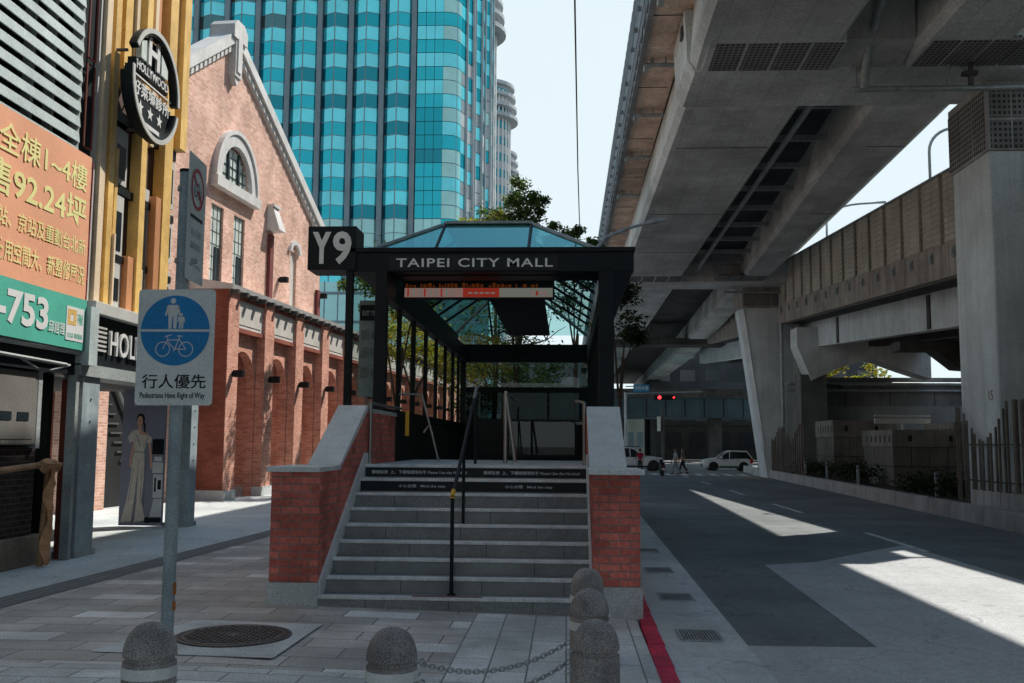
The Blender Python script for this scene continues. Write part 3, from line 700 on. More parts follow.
# side walls : mullions, glass, dark lower panel
for x in (-3.11, .70):
    ys = [16.6, 18.25, 20.0, 21.75, 23.5, 25.3, 27.0, 28.4, 29.8]
    for i, y in enumerate(ys[1:-1]): MB().box(x-.04, x+.04, y-.045, y+.045, 2.36, 4.32).build('mullion', M_black, S)
    for i in range(8): MB().poly([(x, ys[i]+.05, 2.42), (x, ys[i+1]-.05, 2.42), (x, ys[i+1]-.05, 4.31), (x, ys[i]+.05, 4.31)]).build('side_pane', M_glasss, S)
    MB().box(x-.07, x+.07, 16.6, 29.8, 2.30, 2.42).build('sill_rail', M_black, S)
    MB().box(x-.05, x+.05, 16.6, 29.8, .0, 2.30).build('dado_panel', M_blackp, S)
MB().poly([(-3.62, 16.55, 2.42), (-3.22, 16.55, 2.42), (-3.22, 16.55, 4.72), (-3.62, 16.55, 4.72)]).build('wing_pane', M_glassd, S)
MB().box(-3.62, -3.22, 16.53, 16.58, 2.36, 2.42).build('wing_sill', M_black, S)
bd = MB().box(-3.60, -3.24, 17.0, 17.03, 2.62, 4.3).build('notice_board', surf('board_grey', (.16, .17, .17), .5, .2, 3, 40, .1), S)
MB().box(-3.585, -3.28, 16.985, 16.998, 3.95, 4.22).build('board_header', M_black, bd)
text('board_lettering', 'EXIT Y9', -3.54, -3.33, 4.03, 4.12, 16.984, '-y', M_textg, bd, .001, .004)
b = MB()
for z in (3.6, 3.3, 2.95): b.box(-3.56, -3.42, 16.99, 16.998, z, z+.18); b.box(-3.39, -3.29, 16.99, 16.998, z+.03, z+.16)
b.build('board_sheet', M_greypr, bd)
# interior
MB().box(-3.0, .6, 18.6, 29.9, .6, .62).build('escalator_well', M_dark, S)
MB().box(-3.03, .62, 29.85, 29.97, .5, 2.5).build('rear_panel', M_blackp, S)
MB().box(-3.03, .62, 29.86, 29.96, 3.36, 3.52).build('rear_transom', M_black, S)
MB().poly([(-3.03, 29.91, 3.52), (.62, 29.91, 3.52), (.62, 29.91, 4.27), (-3.03, 29.91, 4.27)]).build('rear_pane', M_glass, S)
MB().poly([(-3.03, 29.93, 2.5), (.62, 29.93, 2.5), (.62, 29.93, 3.36), (-3.03, 29.93, 3.36)]).build('rear_pane', glass('dark_rear_glass', (.08, .12, .12), .02, .02, (.5, .6, .6)), S)
for x in (-1.9, -.55): MB().box(x-.03, x+.03, 29.88, 29.95, 2.5, 3.36).build('rear_mullion', M_black, S)
MB().box(-1.72, -.50, 18.6, 29.3, 5.02, 5.10).build('ceiling_panel', M_blackp, S)
MB().box(-1.3, .55, 21, 21.06, 1.55, 2.35).build('well_parapet', M_blackp, S)
MB().box(-2.0, -1.35, 22.5, 22.56, 1.55, 2.4).build('well_parapet', M_blackp, S)
MB().poly([(-1.2, 20.97, 1.6), (.5, 20.97, 1.6), (.5, 20.97, 2.3), (-1.2, 20.97, 2.3)]).build('well_pane', M_glassd, S)
# hip roof
ex0, ex1, ey0, ey1, ez = -3.46, .60, 16.72, 30.0, 5.10
rx0, rx1, ry0, ry1, rz = -2.27, -.66, 18.25, 28.5, 5.92
def lerp(a, c, t): return tuple(p+(q-p)*t for p, q in zip(a, c))
E = {'fl': (ex0, ey0, ez), 'fr': (ex1, ey0, ez), 'bl': (ex0, ey1, ez), 'br': (ex1, ey1, ez)}
K = {'fl': (rx0, ry0, rz), 'fr': (rx1, ry0, rz), 'bl': (rx0, ry1, rz), 'br': (rx1, ry1, rz)}
MB().poly([K['fl'], K['fr'], K['br'], K['bl']]).box(rx0-.03, rx1+.03, ry0-.03, ry1+.03, rz+.01, rz+.06).build('roof_cap', M_pole, S)
MB().poly([E['fl'], E['fr'], K['fr'], K['fl']]).build('roof_pane', M_glassf, S)
MB().poly([E['bl'], E['br'], K['br'], K['bl']]).build('roof_pane', M_glassr, S)
MB().poly([E['fl'], K['fl'], K['bl'], E['bl']]).build('roof_pane', M_glassr, S)
MB().poly([E['fr'], K['fr'], K['br'], E['br']]).build('roof_pane', M_glassr, S)
b = MB()
for k in E: b.tube([E[k], K[k]], .045, 6)
b.build('hip_rafter', M_pole, S)
for fx in (rx0, rx1):   # front bars follow the ridge corners
    for yy, ye in ((ry0, ey0), (ry1, ey1)):
        MB().tube([(fx, yy, rz), (fx+(.0), ye, ez)], .03, 6).build('glazing_bar', M_black, S)
n = 7
for k in range(1, n):
    y = ry0+(ry1-ry0)*k/n
    for xe, xr in ((ex0, rx0), (ex1, rx1)):
        MB().hexa([(xe, y-.06, ez-.07), (xe, y+.06, ez-.07), (xr, y+.06, rz-.07), (xr, y-.06, rz-.07), (xe, y-.06, ez-.01), (xe, y+.06, ez-.01), (xr, y+.06, rz-.01), (xr, y-.06, rz-.01)]).build('rafter', M_black, S)
# hanging display under the fascia
d = MB().box(-2.93, -.22, 17.5, 17.66, 4.40, 4.80).build('display_box', M_black, S)
b = MB(); x = -2.88
while x < -.5:
    w_ = rnd.uniform(.02, .07)
    if rnd.random() < .8: b.box(x, x+w_, 17.494, 17.499, 4.605, 4.605+rnd.uniform(.04, .085))
    x += w_+.02
b.build('running_text', M_led, d)
b = MB().box(-2.9, -.25, 17.496, 17.499, 4.43, 4.595, 0)
b.box(-1.85, -1.2, 17.492, 17.496, 4.432, 4.593, 1)
b.box(-1.2, -.25, 17.492, 17.496, 4.432, 4.593, 2)
for k in range(9): b.box(-2.85+k*.1, -2.82+k*.1, 17.492, 17.496, 4.44, 4.585, 1 if k % 3 == 0 else 2)
for k in range(5): b.box(-1.75+k*.1, -1.68+k*.1, 17.489, 17.492, 4.49, 4.52, 2)
for k in range(4): b.box(-.62+k*.07, -.58+k*.07, 17.489, 17.492, 4.46, 4.54, 1 if k == 1 else 0)
b.build('picture_strip', [M_pinkpr, M_redpr, M_greyem], d)
for x in (-2.6, -.6): MB().box(x, x+.05, 17.55, 17.6, 4.80, 5.3).build('display_hanger', M_black, d)
# Y9 cube sign
g = MB().box(-4.40, -3.57, 16.46, 17.1, 4.75, 5.50).build('exit_sign', M_black, S, bevel=.01)
text('exit_letter', 'Y', -4.32, -4.0, 4.85, 5.40, 16.458, '-y', M_textg, g, .006, .045)
text('exit_number', '9', -3.97, -3.65, 4.84, 5.41, 16.458, '-y', M_textg, g, .006, .03)

# ------------------------------------------------------------------ elevated highway
V = thing('elevated_highway', 'massive concrete elevated highway with twin box girders passing overhead on the right', 'viaduct', (11.9, 27.2, 0))
def girder(secs):
    """secs: list of (y, xl, xr, zb) -> box girder with inclined webs"""
    rings = []
    for y, xl, xr, zb in secs:
        rings.append([(xl+.16, y, zb), (xr-.25, y, zb), (xr-.02, y, zb+.25), (xr+.35, y, 13.2), (xl+.12, y, 13.2), (xl, y, zb+.22)])
    return MB().loft(rings, smooth=False)
girder([(-120, 3.05, 6.75, 11.5), (23.2, 3.12, 6.75, 11.5), (28.6, 3.25, 6.8, 11.5), (60, 3.15, 6.8, 11.5), (110, 3.0, 6.8, 11.5), (190, 2.9, 6.8, 11.5)]).build('girder', M_concv, V)
girder([(-120, 8.3, 10.4, 11.5), (24, 8.5, 10.8, 11.5), (28.6, 8.6, 11.0, 11.5), (45, 9.5, 11.5, 11.5), (62, 10.4, 12.0, 11.5), (110, 11.6, 14.2, 11.5), (190, 12.6, 15, 11.5)]).build('girder', M_concv, V)
# decks : cantilevers left and right, slab over the slot is open (bracing visible)
MB().loft([[(2.2, y, 13.2), (3.3, y, 13.2), (3.3, y, 13.55), (2.2, y, 13.45)] for y in (-120, 60, 190)], smooth=False).build('cantilever_slab', M_concw, V)
MB().loft([[(x+.02, y, 13.2), (x+1.4, y, 13.2), (x+1.4, y, 13.5), (x+.02, y, 13.5)] for y, x in ((-120, 10.6), (28.6, 11.2), (62, 12.3), (110, 14.5), (190, 15.4))], smooth=False).build('cantilever_slab', M_concv, V)
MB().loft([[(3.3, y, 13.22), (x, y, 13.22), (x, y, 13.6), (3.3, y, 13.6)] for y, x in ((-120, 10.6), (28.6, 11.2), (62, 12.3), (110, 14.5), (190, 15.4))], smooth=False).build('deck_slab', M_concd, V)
# left barrier : fluted panels with posts
b = MB().box(2.12, 2.28, -120, 190, 13.1, 13.9)
b.loft([[(2.10, y, 13.9), (2.26, y, 13.9), (2.84, y, 19.4), (2.72, y, 19.4)] for y in (-120, 60, 190)], smooth=False)  # raised beyond its seen height to shade more of the sidewalk
y = -20.0
while y < 100:
    b.hexa([(2.07, y, 13.2), (2.12, y, 13.2), (2.12, y+.5, 13.2), (2.07, y+.5, 13.2), (2.63, y, 19.3), (2.72, y, 19.3), (2.72, y+.5, 19.3), (2.63, y+.5, 19.3)]); y += 1.0
yb_ = 14.0
for k in range(60):
    b.box(2.0, 2.12, yb_, yb_+.1, 14.2, 14.32); yb_ += 1.5
b.build('noise_barrier', surf('barrier_grey', (.22, .24, .25), .6, .25, .6, 20, .12, streak=.4), V)
b = MB()
b.loft([[(x+1.2, y, 13.5), (x+1.38, y, 13.5), (x+1.38, y, 14.4), (x+1.2, y, 14.4)] for y, x in ((-120, 10.6), (28.6, 11.2), (62, 12.3), (110, 14.5), (190, 15.4))], smooth=False)
b.build('parapet', M_conc, V)
# crossheads over the piers with lowered haunch
def crosshead(y0, y1, xr):
    o = MB()
    o.prism([(3.3, 11.42), (xr, 11.42), (xr, 13.1), (3.05, 13.1), (3.1, 11.75)], 'y', y0, y1)
    o.hexa([(3.45, y0-1.7, 11.49), (6.7, y0-1.7, 11.49), (6.7, y0, 11.425), (3.45, y0, 11.425), (3.45, y0-1.7, 12.0), (6.7, y0-1.7, 12.0), (6.7, y0, 12.0), (3.45, y0, 12.0)])
    return o
crosshead(25.1, 27.8, 13.0).build('crosshead', M_concv, V)
crosshead(58.8, 61.6, 13.9).build('crosshead', M_concv, V)
for y0 in (23.4, 57.1):
    for k in range(4):
        x = 3.62+k*.78
        MB().hexa([(x, y0+.05, 11.475), (x+.70, y0+.05, 11.475), (x+.70, y0+1.62, 11.413), (x, y0+1.62, 11.413), (x, y0+.05, 11.6), (x+.70, y0+.05, 11.6), (x+.70, y0+1.62, 11.6), (x, y0+1.62, 11.6)]).build('vent_panel', M_perf, V)
    for k in range(4):
        x = 8.75+k*.72
        if x+.66 < 12.0: MB().box(x, x+.64, y0+.05, y0+1.62, 11.47, 11.6).build('vent_panel', M_perf, V)
# bracing in the slot
for y in [30.5+3.4*k for k in range(9)]:
    x1 = 8.7+.052*(y-28)
    MB().box(6.6, x1+.3, y, y+.16, 12.3, 12.5).build('slot_brace', M_galv, V)
MB().tube([(7.25, 29.0, 11.95), (7.55, 57, 11.95)], .10, 8).build('slot_pipe', M_galv, V)
MB().box(6.9, 8.5, 57.9, 58.2, 11.6, 13.1).build('slot_wall', M_conc, V)
MB().hexa([(6.75, 23.9, 11.75), (8.5, 23.9, 11.75), (8.5, 25.1, 11.5), (6.75, 25.1, 11.5), (6.75, 23.9, 13.2), (8.5, 23.9, 13.2), (8.5, 25.1, 13.2), (6.75, 25.1, 13.2)]).build('slot_wall', M_conc, V)
# drain pipes
MB().tube([(7.55, 21.5, 12.9), (7.5, 22.9, 12.6), (7.5, 24.4, 11.65), (7.5, 24.7, 11.25), (7.5, 24.85, 10.85)], .11, 10).build('drain_pipe', M_galv, V)
p = MB().tube([(7.25, 24.9, 10.84), (14.5, 24.9, 10.84)], .075, 10)
for x in (7.3, 9.6, 11.6): p.box(x, x+.05, 24.85, 25.0, 10.9, 11.45)
p.build('drain_pipe', M_galv, V)
MB().box(10.1, 10.2, 24.8, 24.9, 10.9, 11.5).box(9.95, 10.3, 24.75, 24.95, 11.15, 11.25).build('pipe_bracket', M_iron, V)
# brackets, small boxes beneath the left cantilever
for i, y in enumerate((24.0, 28.5, 33.0, 38.0, 44.0, 52.0)):
    o = MB().tube([(2.3, y, 12.95), (3.25, y, 12.95)], .07, 8).tube([(2.5, y, 12.95), (2.5, y+.1, 13.2)], .06, 8).tube([(2.9, y, 12.95), (2.9, y, 13.2)], .03, 6)
    o.tube([(2.34, y, 12.95), (2.34, y+.3, 12.9)], .09, 8)
    o.build('drain_bracket', M_galv, V)
for y in (18.6, 22.0, 25.5):
    MB().box(3.0, 3.24, y, y+.35, 12.55, 12.85).box(3.05, 3.2, y+.1, y+.25, 12.85, 13.2).build('junction_box', M_iron, V)
b = MB()
for y in (20.2, 25.6, 31, 36.4, 41.8, 47.2, 52.6): b.box(2.3, 3.2, y, y+.03, 13.185, 13.2)
b.build('soffit_joint', M_dark, V)
b = MB()
for y in (32.0, 41.5, 50.0): b.box(3.55, 6.55, y, y+.05, 11.488, 11.499); b.box(10.0+.05*(y-38), 11.1+.03*(y-38), y, y+.05, 11.488, 11.499)
for y in (10, 15.5, 20.4): b.box(3.5, 6.5, y, y+.05, 11.488, 11.499)
b.build('segment_joint', M_concd, V)
# near pier
P1 = MB().box(11.0, 12.75, 26.0, 28.45, -.2, 9.55).build('pier', M_pier, V, bevel=.05)
MB().box(10.95, 12.8, 25.95, 28.5, 9.55, 11.42).build('pier_head', M_conc, P1, bevel=.02)
for k in range(3):
    MB().box(10.93, 10.955, 26.05+k*.83, 26.05+k*.83+.76, 9.6, 11.2).build('grille', M_perf, P1)
for k in range(3):
    for z0, z1 in ((9.6, 10.35), (10.42, 11.2)):
        MB().box(11.05+k*.58, 11.05+k*.58+.52, 25.925, 25.955, z0, z1).build('grille', M_perf, P1)
text('pier_number', '15', 26.35, 26.62, 3.05, 3.3, 10.998, '-x', surf('faded_red', (.30, .16, .15), .8, .2, 8, 50, .1), P1, .003, .01)
# far pier : tapered, light chamfer, panelled head
P2 = MB().hexa([(12.1, 61.2, -.2), (13.8, 61.2, -.2), (13.8, 63.6, -.2), (12.1, 63.6, -.2), (10.75, 61.2, 10.2), (14.2, 61.2, 10.2), (14.2, 63.6, 10.2), (10.75, 63.6, 10.2)]).build('pier', M_pier, V)
MB().hexa([(11.78, 61.35, 1.6), (11.96, 61.15, 1.6), (12.0, 61.3, 1.6), (11.85, 63, 1.6), (10.50, 61.35, 10.1), (10.82, 61.1, 10.1), (10.85, 61.3, 10.1), (10.6, 63, 10.1)]).build('light_chamfer', M_pierw, P2)
MB().box(10.7, 14.3, 61.0, 63.8, 10.2, 11.42).build('pier_head', M_stain, P2)
for k in range(4): MB().box(10.8+k*.85, 10.8+k*.85+.75, 60.95, 61.01, 10.3, 11.2).build('grille', M_perf, P2)
MB().tube([(13.0, 60.8, 11.0), (13.0, 60.8, 0)], .12, 10).tube([(9.6, 60.7, 11.1), (13.0, 60.7, 11.1)], .08, 8).build('drain_pipe', M_galv, P2)
MB().box(13.5, 14.5, 60.3, 60.9, 7.6, 8.9).build('cable_box', M_greyp, P2)
MB().tube([(13.7, 60.6, 7.6), (13.7, 60.6, 4.2)], .06, 8).tube([(14.0, 60.6, 7.6), (14.0, 60.6, 4.2)], .06, 8).tube([(14.3, 60.6, 7.6), (14.3, 60.6, 4.2)], .06, 8).build('conduit', M_galv, P2)
MB().box(3.2, 15.5, 92, 95, 11.0, 11.6).build('crosshead', M_concd, V)

# ------------------------------------------------------------------ climbing ramp on the right
RT = lambda y: 11.17+.0605*(y-33.7)
A = thing('highway_ramp', 'sloping concrete ramp bridge with stained beige ribbed sound wall beside the overhead highway', 'ramp bridge', (16, 45, 0))
YS = (-60, 33, 60, 110)
def slab(x0, x1, d0, d1, ys=YS):
    return MB().loft([[(x0, y, RT(y)+d0), (x1, y, RT(y)+d0), (x1, y, RT(y)+d1), (x0, y, RT(y)+d1)] for y in ys], smooth=False)
slab(13.0, 13.12, -2.45, 0).build('sound_wall', M_rib, A)
b = MB()
for k in range(11):
    dz = -2.4+k*.22
    b.loft([[(12.965, y, RT(y)+dz), (13.0, y, RT(y)+dz), (13.0, y, RT(y)+dz+.06), (12.965, y, RT(y)+dz+.04)] for y in YS], smooth=False)
b.build('wall_rib', M_rib, A)
y = 20.2
while y < 80:
    MB().box(12.90, 13.0, y, y+.11, RT(y)-2.5, RT(y)+.03).build('wall_post', surf('post_brown', (.42, .39, .33), .7, .3, 1, 30, .12, streak=.5) if 'post_brown' not in MATS else MATS['post_brown'], A); y += 2.05
slab(12.9, 13.18, .0, .07).build('top_rail', M_galv, A)
slab(12.92, 13.4, -3.62, -2.45).build('edge_beam', M_stain, A)
y = 31.3
while y < 66:
    MB().box(12.84, 12.92, y, y+.22, RT(y)-3.0, RT(y)-2.66).box(12.80, 12.84, y+.04, y+.18, RT(y)-2.94, RT(y)-2.72).build('drain_box', M_galv, A); y += 2.05
slab(13.4, 21.0, -3.6, -2.7).build('deck_slab', M_concd, A)
slab(14.6, 15.2, -5.1, -3.6).build('web_girder', M_pier, A)
slab(17.5, 18.2, -5.1, -3.6).build('web_girder', M_concd, A)
slab(20.0, 20.6, -5.1, -3.6).build('web_girder', M_concd, A)
b = MB()
for y in (33.5, 40.5, 54): b.box(14.55, 14.6, y, y+.35, RT(y)-5.05, RT(y)-3.65)
b.build('girder_bearing', M_concd, A)
# haunched cross beams and abutment wall under the ramp
MB().prism([(13.4, 7.6), (13.4, 8.7), (21, 8.7), (21, 5.7), (19.5, 6.2), (17.6, 6.9), (15.5, 6.2), (14.2, 5.6)], 'y', 58.5, 60.2).build('crossbeam', M_pier, A)
MB().box(13.6, 15.1, 58.7, 60.0, 0, 5.95).build('ramp_pier', M_wallg, A)
MB().prism([(14.5, 6.0), (16, 6.0), (17, 5.2), (20, 5.0), (21, 5.6), (21, 6.4), (14.5, 6.4)], 'y', 44, 45.2).build('crossbeam', M_concd, A)
W = thing('retaining_wall', 'dark concrete retaining wall with long pipes along its top under the ramp', 'retaining wall', (17, 60, 0))
MB().box(14.2, 30, 60.4, 60.9, -.1, 5.9).build('wall_body', M_wallg, W)
b = MB()
for z in (1.6, 3.3): b.box(14.3, 26, 60.39, 60.402, z, z+.04)
for x in (16.6, 19.2, 21.8, 24.4): b.box(x, x+.04, 60.39, 60.402, 0, 5)
b.build('wall_joint', M_dark, W)
MB().tube([(13.2, 60.2, 5.5), (30, 60.2, 5.5)], .11, 8).tube([(13.2, 60.2, 5.1), (30, 60.2, 5.1)], .08, 8).build('wall_pipe', M_galv, W)
MB().box(14.4, 26, 60.35, 60.42, 2.6, 4.2).build('wall_panel', surf('wallpanel', (.32, .335, .335), .8, .2, .5, 20, .1, streak=.3), W)
MB().tube([(14.0, 59.6, 6.4), (14.6, 59.6, 5.9), (15.2, 59.6, 5.4), (16.2, 59.6, 5.3)], .09, 8).box(14.1, 15.0, 59.4, 59.9, 5.1, 5.3).build('valve_pipe', M_iron, W)

# street lamps on the ramp, and one over the entrance
def hook_lamp(loc, hgt, arm, label, d=1):
    t = thing('street_lamp', label, 'street lamp', loc, 0, 'street lamps')
    pts = [(0, 0, 0), (0, 0, hgt-.9)]
    for k in range(1, 8):
        a = k/8*math.pi/2; pts.append((d*arm*(1-math.cos(a))*.8, 0, hgt-.9+.9*math.sin(a)))
    pts.append((d*arm, 0, hgt+.04))
    MB().tube(pts, .055, 8).build('lamp_pole', M_galv, t, False)
    MB().loft([[(d*arm-.02, -.06, hgt), (d*arm-.02, .06, hgt), (d*arm-.02, .06, hgt+.09), (d*arm-.02, -.06, hgt+.09)], [(d*(arm+.5), -.1, hgt+.02), (d*(arm+.5), .1, hgt+.02), (d*(arm+.5), .06, hgt+.12), (d*(arm+.5), -.06, hgt+.12)]], smooth=False).build('lamp_head', M_galv, t, False)
    return t
hook_lamp((13.6, 37.3, RT(37)-.5), 2.9, 1.2, 'thin hooked street lamp above the sound wall near the concrete pier')
hook_lamp((13.7, 52.5, RT(52)-.3), 2.6, 2.6, 'thin hooked street lamp above the sound wall farther along the ramp')
t = thing('street_lamp', 'grey street lamp with long slanting arm above the right end of the canopy', 'street lamp', (.95, 26, 0), 0, 'street lamps')
MB().tube([(.8, 26, -.1), (.8, 26, 7.0), (1.05, 26, 7.28), (1.6, 26, 7.52), (2.2, 26, 7.68)], [.09, .07, .05, .042, .04], 10).build('lamp_pole', M_galv, t)
MB().loft([[(2.1, 25.94, 7.62), (2.1, 26.06, 7.62), (2.1, 26.06, 7.72), (2.1, 25.94, 7.72)], [(2.35, 25.88, 7.66), (2.35, 26.12, 7.66), (2.35, 26.1, 7.78), (2.35, 25.9, 7.78)], [(2.6, 25.92, 7.72), (2.6, 26.08, 7.72), (2.6, 26.06, 7.78), (2.6, 25.94, 7.78)]]).build('lamp_head', M_galv, t)
tag(MB().tube([(.05, 8, 9.5), (.13, 16.6, 9.42), (.3, 27, 9.36), (.48, 36.2, 9.45), (.6, 46, 9.6)], .016, 6).build('overhead_cable', M_iron), 'thin dark cable crossing the open sky above the entrance', 'cable')

# ------------------------------------------------------------------ median island on the right
b = MB(); ys = [y for y in range(-20, 73, 2)]
for y in ys:
    b.hexa([(rk(y), y+.006, -.3), (rk(y)+.32, y+.006, -.3), (rk(y+2)+.32, y+1.994, -.3), (rk(y+2), y+1.994, -.3), (rk(y)+.03, y+.006, .33), (rk(y)+.32, y+.006, .33), (rk(y+2)+.32, y+1.994, .33), (rk(y+2)+.03, y+1.994, .33)])
struct(b, 'median_kerb', M_conc, bevel=.02)
struct(MB().poly([(rk(-20)+.3, -20, .25), (40, -20, .25), (40, 72, .25), (rk(72)+.3, 72, .25)]), 'median_ground', M_soil)
def utility(name, label, x0, x1, y0, y1, h):
    t = thing(name, label, 'concrete block', ((x0+x1)/2, (y0+y1)/2, .2), 0, 'concrete enclosures on the median')
    MB().box(x0, x1, y0, y1, .2, .2+h*.70).build('block_body', surf('blockc' + str(int(x0*10)), (.20, .195, .18), .85, .3, .6, 25, .14, streak=.45), t, bevel=.02)
    MB().box(x0-.04, x1+.04, y0-.04, y1+.04, .2+h*.70, .2+h).build('block_cap', surf('blockcap' + str(int(x0*10)), (.30, .29, .27), .85, .3, .8, 25, .14, streak=.5), t, bevel=.02)
    b = MB()
    b.box(x0-.002, x1+.002, y0-.004, y0, .2+h*.35, .2+h*.35+.03).box(x0-.004, x0, y0, y1, .2+h*.35, .2+h*.35+.03)
    for k in range(1, 4): b.box(x0+(x1-x0)*k/4, x0+(x1-x0)*k/4+.02, y0-.004, y0, .2, .2+h*.7)
    b.build('block_joint', M_dark, t)
    b = MB()
    for k in range(6): b.box(x0-.045, x0-.038, y0+.2+k*(y1-y0)*.15, y0+.35+k*(y1-y0)*.15, .2+h*.78, .2+h*.9)
    for k in range(2): b.box(x0+.6+k*1.6, x0+.75+k*1.6, y0-.045, y0-.038, .2+h*.8, .2+h*.9)
    b.build('vent_slot', M_dark, t)
    return t
utility('concrete_enclosure', 'nearer square concrete enclosure with vent slots behind the kerb planting', 13.1, 15.95, 41, 45, 2.3)
utility('concrete_enclosure', 'taller concrete enclosure farther back, left of the nearer one', 14.3, 17.6, 54.5, 58.2, 3.0)
utility('concrete_enclosure', 'dark concrete block between the enclosures and the stake fence', 17.6, 19.5, 46.5, 50, 2.75)
# white rail sign
t = thing('white_rail', 'white metal crossbar on a short post behind the concrete enclosure', 'rail', (16.6, 50, .2))
MB().box(15.3, 18.0, 50.5, 50.6, 2.95, 3.2).box(15.3, 18.0, 50.5, 50.6, 3.3, 3.38).build('crossbar', M_white, t)
MB().box(16.6, 16.72, 50.5, 50.6, .2, 2.95).build('rail_post', M_white, t)
# stake fences (each one a thing, stakes are its parts)
def fence(name, label, pts):
    t = thing(name, label, 'fence', (pts[0][0], pts[0][1], .2), 0, 'timber stake fences round the piers')
    for x, y, zb, zt, r, lean in pts:
        MB().tube([(x, y, zb), (x+lean*.3, y+lean, zt-.03), (x+lean*.3, y+lean, zt)], [r, r*.95, r*.6], 8).build('stake', M_stake, t)
    return t
pts = []
hs = [2.95, 2.92, 2.75, 2.55, 2.35, 2.2, 2.05, 2.0, 2.1, 2.2, 2.35, 2.55, 2.8, 2.98]
for k, hz in enumerate(hs):
    y = 28.4-k*.25; pts.append((10.84-.03*(k % 2)+.03*(28-y)*0, y, .3, hz, .035, rnd.uniform(-.08, .06)))
for k, hz in enumerate((3.0, 2.98, 2.99, 2.9, 2.7, 2.6)):
    y = 24.85-k*.42; pts.append((10.88, y, .7, hz, .075, rnd.uniform(-.03, .03)))
f1 = fence('stake_fence', 'fan of upright timber stakes of stepped heights in front of the near pier', pts)
MB().tube([(10.93, 28.4, 1.9), (10.93, 22.5, 1.9)], .02, 6).tube([(10.93, 28.4, .95), (10.93, 22.5, .95)], .02, 6).build('fence_rail', M_iron, f1)
pts = []
for k in range(26):
    y = 66-k*.55; pts.append((12.35-.03*k*0+.02*(y-60), y, .25, 1.9+.9*abs(math.sin(k*.33))+rnd.uniform(0, .2), .05, rnd.uniform(-.1, .1)))
fence('stake_fence', 'dark timber stakes round the foot of the far pier', pts)
tag(MB().box(10.78, 13.5, 21.5, 27.4, .2, .72).build('planter_box', M_conc, bevel=.03), 'low concrete planter block under the near stake fence', 'planter')
# plants along the kerb
def leafcloud(b, c, rad, n, size, nm=3, flat=1.0):
    for _ in range(n):
        p = Vector((rnd.gauss(0, .62), rnd.gauss(0, .62), rnd.gauss(0, .55)))
        p = Vector((c[0]+p.x*rad[0], c[1]+p.y*rad[1], c[2]+p.z*rad[2]))
        s = size*rnd.uniform(.6, 1.3)
        u = Vector((rnd.gauss(0, 1), rnd.gauss(0, 1), rnd.gauss(0, .6))).normalized(); w = u.cross(Vector((rnd.gauss(0, 1), rnd.gauss(0, 1), rnd.gauss(0, 1)))).normalized()
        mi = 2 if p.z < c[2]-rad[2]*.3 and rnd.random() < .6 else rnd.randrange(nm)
        b.add([p-u*s, p+w*s*.45, p+u*s, p-w*s*.45], [(0, 1, 2, 3)], mi)
def plant(x, y, z, r, h, n, label, name='shrub'):
    t = thing(name, label, 'shrub', (x, y, z), 0, 'dark shrubs along the median kerb')
    b = MB()
    for k in range(6):
        a = rnd.uniform(0, 6.28); rr = rnd.uniform(0, .6)*r
        leafcloud(b, (x+rr*math.cos(a), y+rr*math.sin(a), z+h*rnd.uniform(.35, .7)), (r*.6, r*.6, h*.4), n//6, .075)
    b.build('foliage', M_leafd, t)
    b = MB()
    for k in range(5):
        a = rnd.uniform(0, 6.28); b.tube([(x, y, z), (x+.5*r*math.cos(a), y+.5*r*math.sin(a), z+h*.6)], .012, 5)
    b.build('stem', M_bark, t)
pl = [(11.55, 30.3, .8, .75, 'dark shrub on the kerb bed just left of the planter block'), (11.75, 32.6, .95, .8, 'dark shrub left of the stake fence on the kerb bed'),
      (11.9, 34.8, .8, .6, 'dark shrub in front of the near concrete enclosure'), (12.3, 42.5, .8, .9, 'dark shrub left of the nearer concrete enclosure'), (12.5, 46, .9, .9, 'second dark shrub left of the nearer concrete enclosure'),
      (12.8, 50, .9, .8, 'dark shrub in front of the far concrete enclosure'), (13.0, 54, .9, .8, 'dark shrub below the far pier pipes'), (10.95, 20.6, .45, .6, 'small dark shrub at the right edge beside the planter block')]
for x, y, r, h, lb in pl: plant(x, y, .25, r, h, 520, lb)
for i, (x, y, lb) in enumerate(((11.35, 31.5, 'short grey marker post between kerb shrubs nearest the stake fence'), (11.75, 41.2, 'short grey marker post left of the near concrete enclosure'), (11.95, 46.8, 'short grey marker post on the kerb before the far enclosure'), (12.2, 52.0, 'farthest short grey marker post on the median kerb'))):
    t = thing('marker_post', lb, 'post', (x, y, .25), 0, 'marker posts on the median kerb')
    MB().box(x-.05, x+.05, y-.05, y+.05, .2, 1.05).build('post_body', M_galv, t, bevel=.01)
    MB().box(x-.055, x+.055, y-.055, y+.055, .92, .98).build('post_band', M_iron, t)

# ------------------------------------------------------------------ old brick warehouse (local frame : y along facade, x outward)
BA, BT = (-10.6, 30.6, 0), -.085
W = thing('brick_warehouse', 'old red brick gabled warehouse with white trim and an arcade of tall arches', 'brick building', BA, BT)
def lp(mb, name, mats, par=W, **k): return mb.build(name, mats, par, False, **k)
GX = -1.3
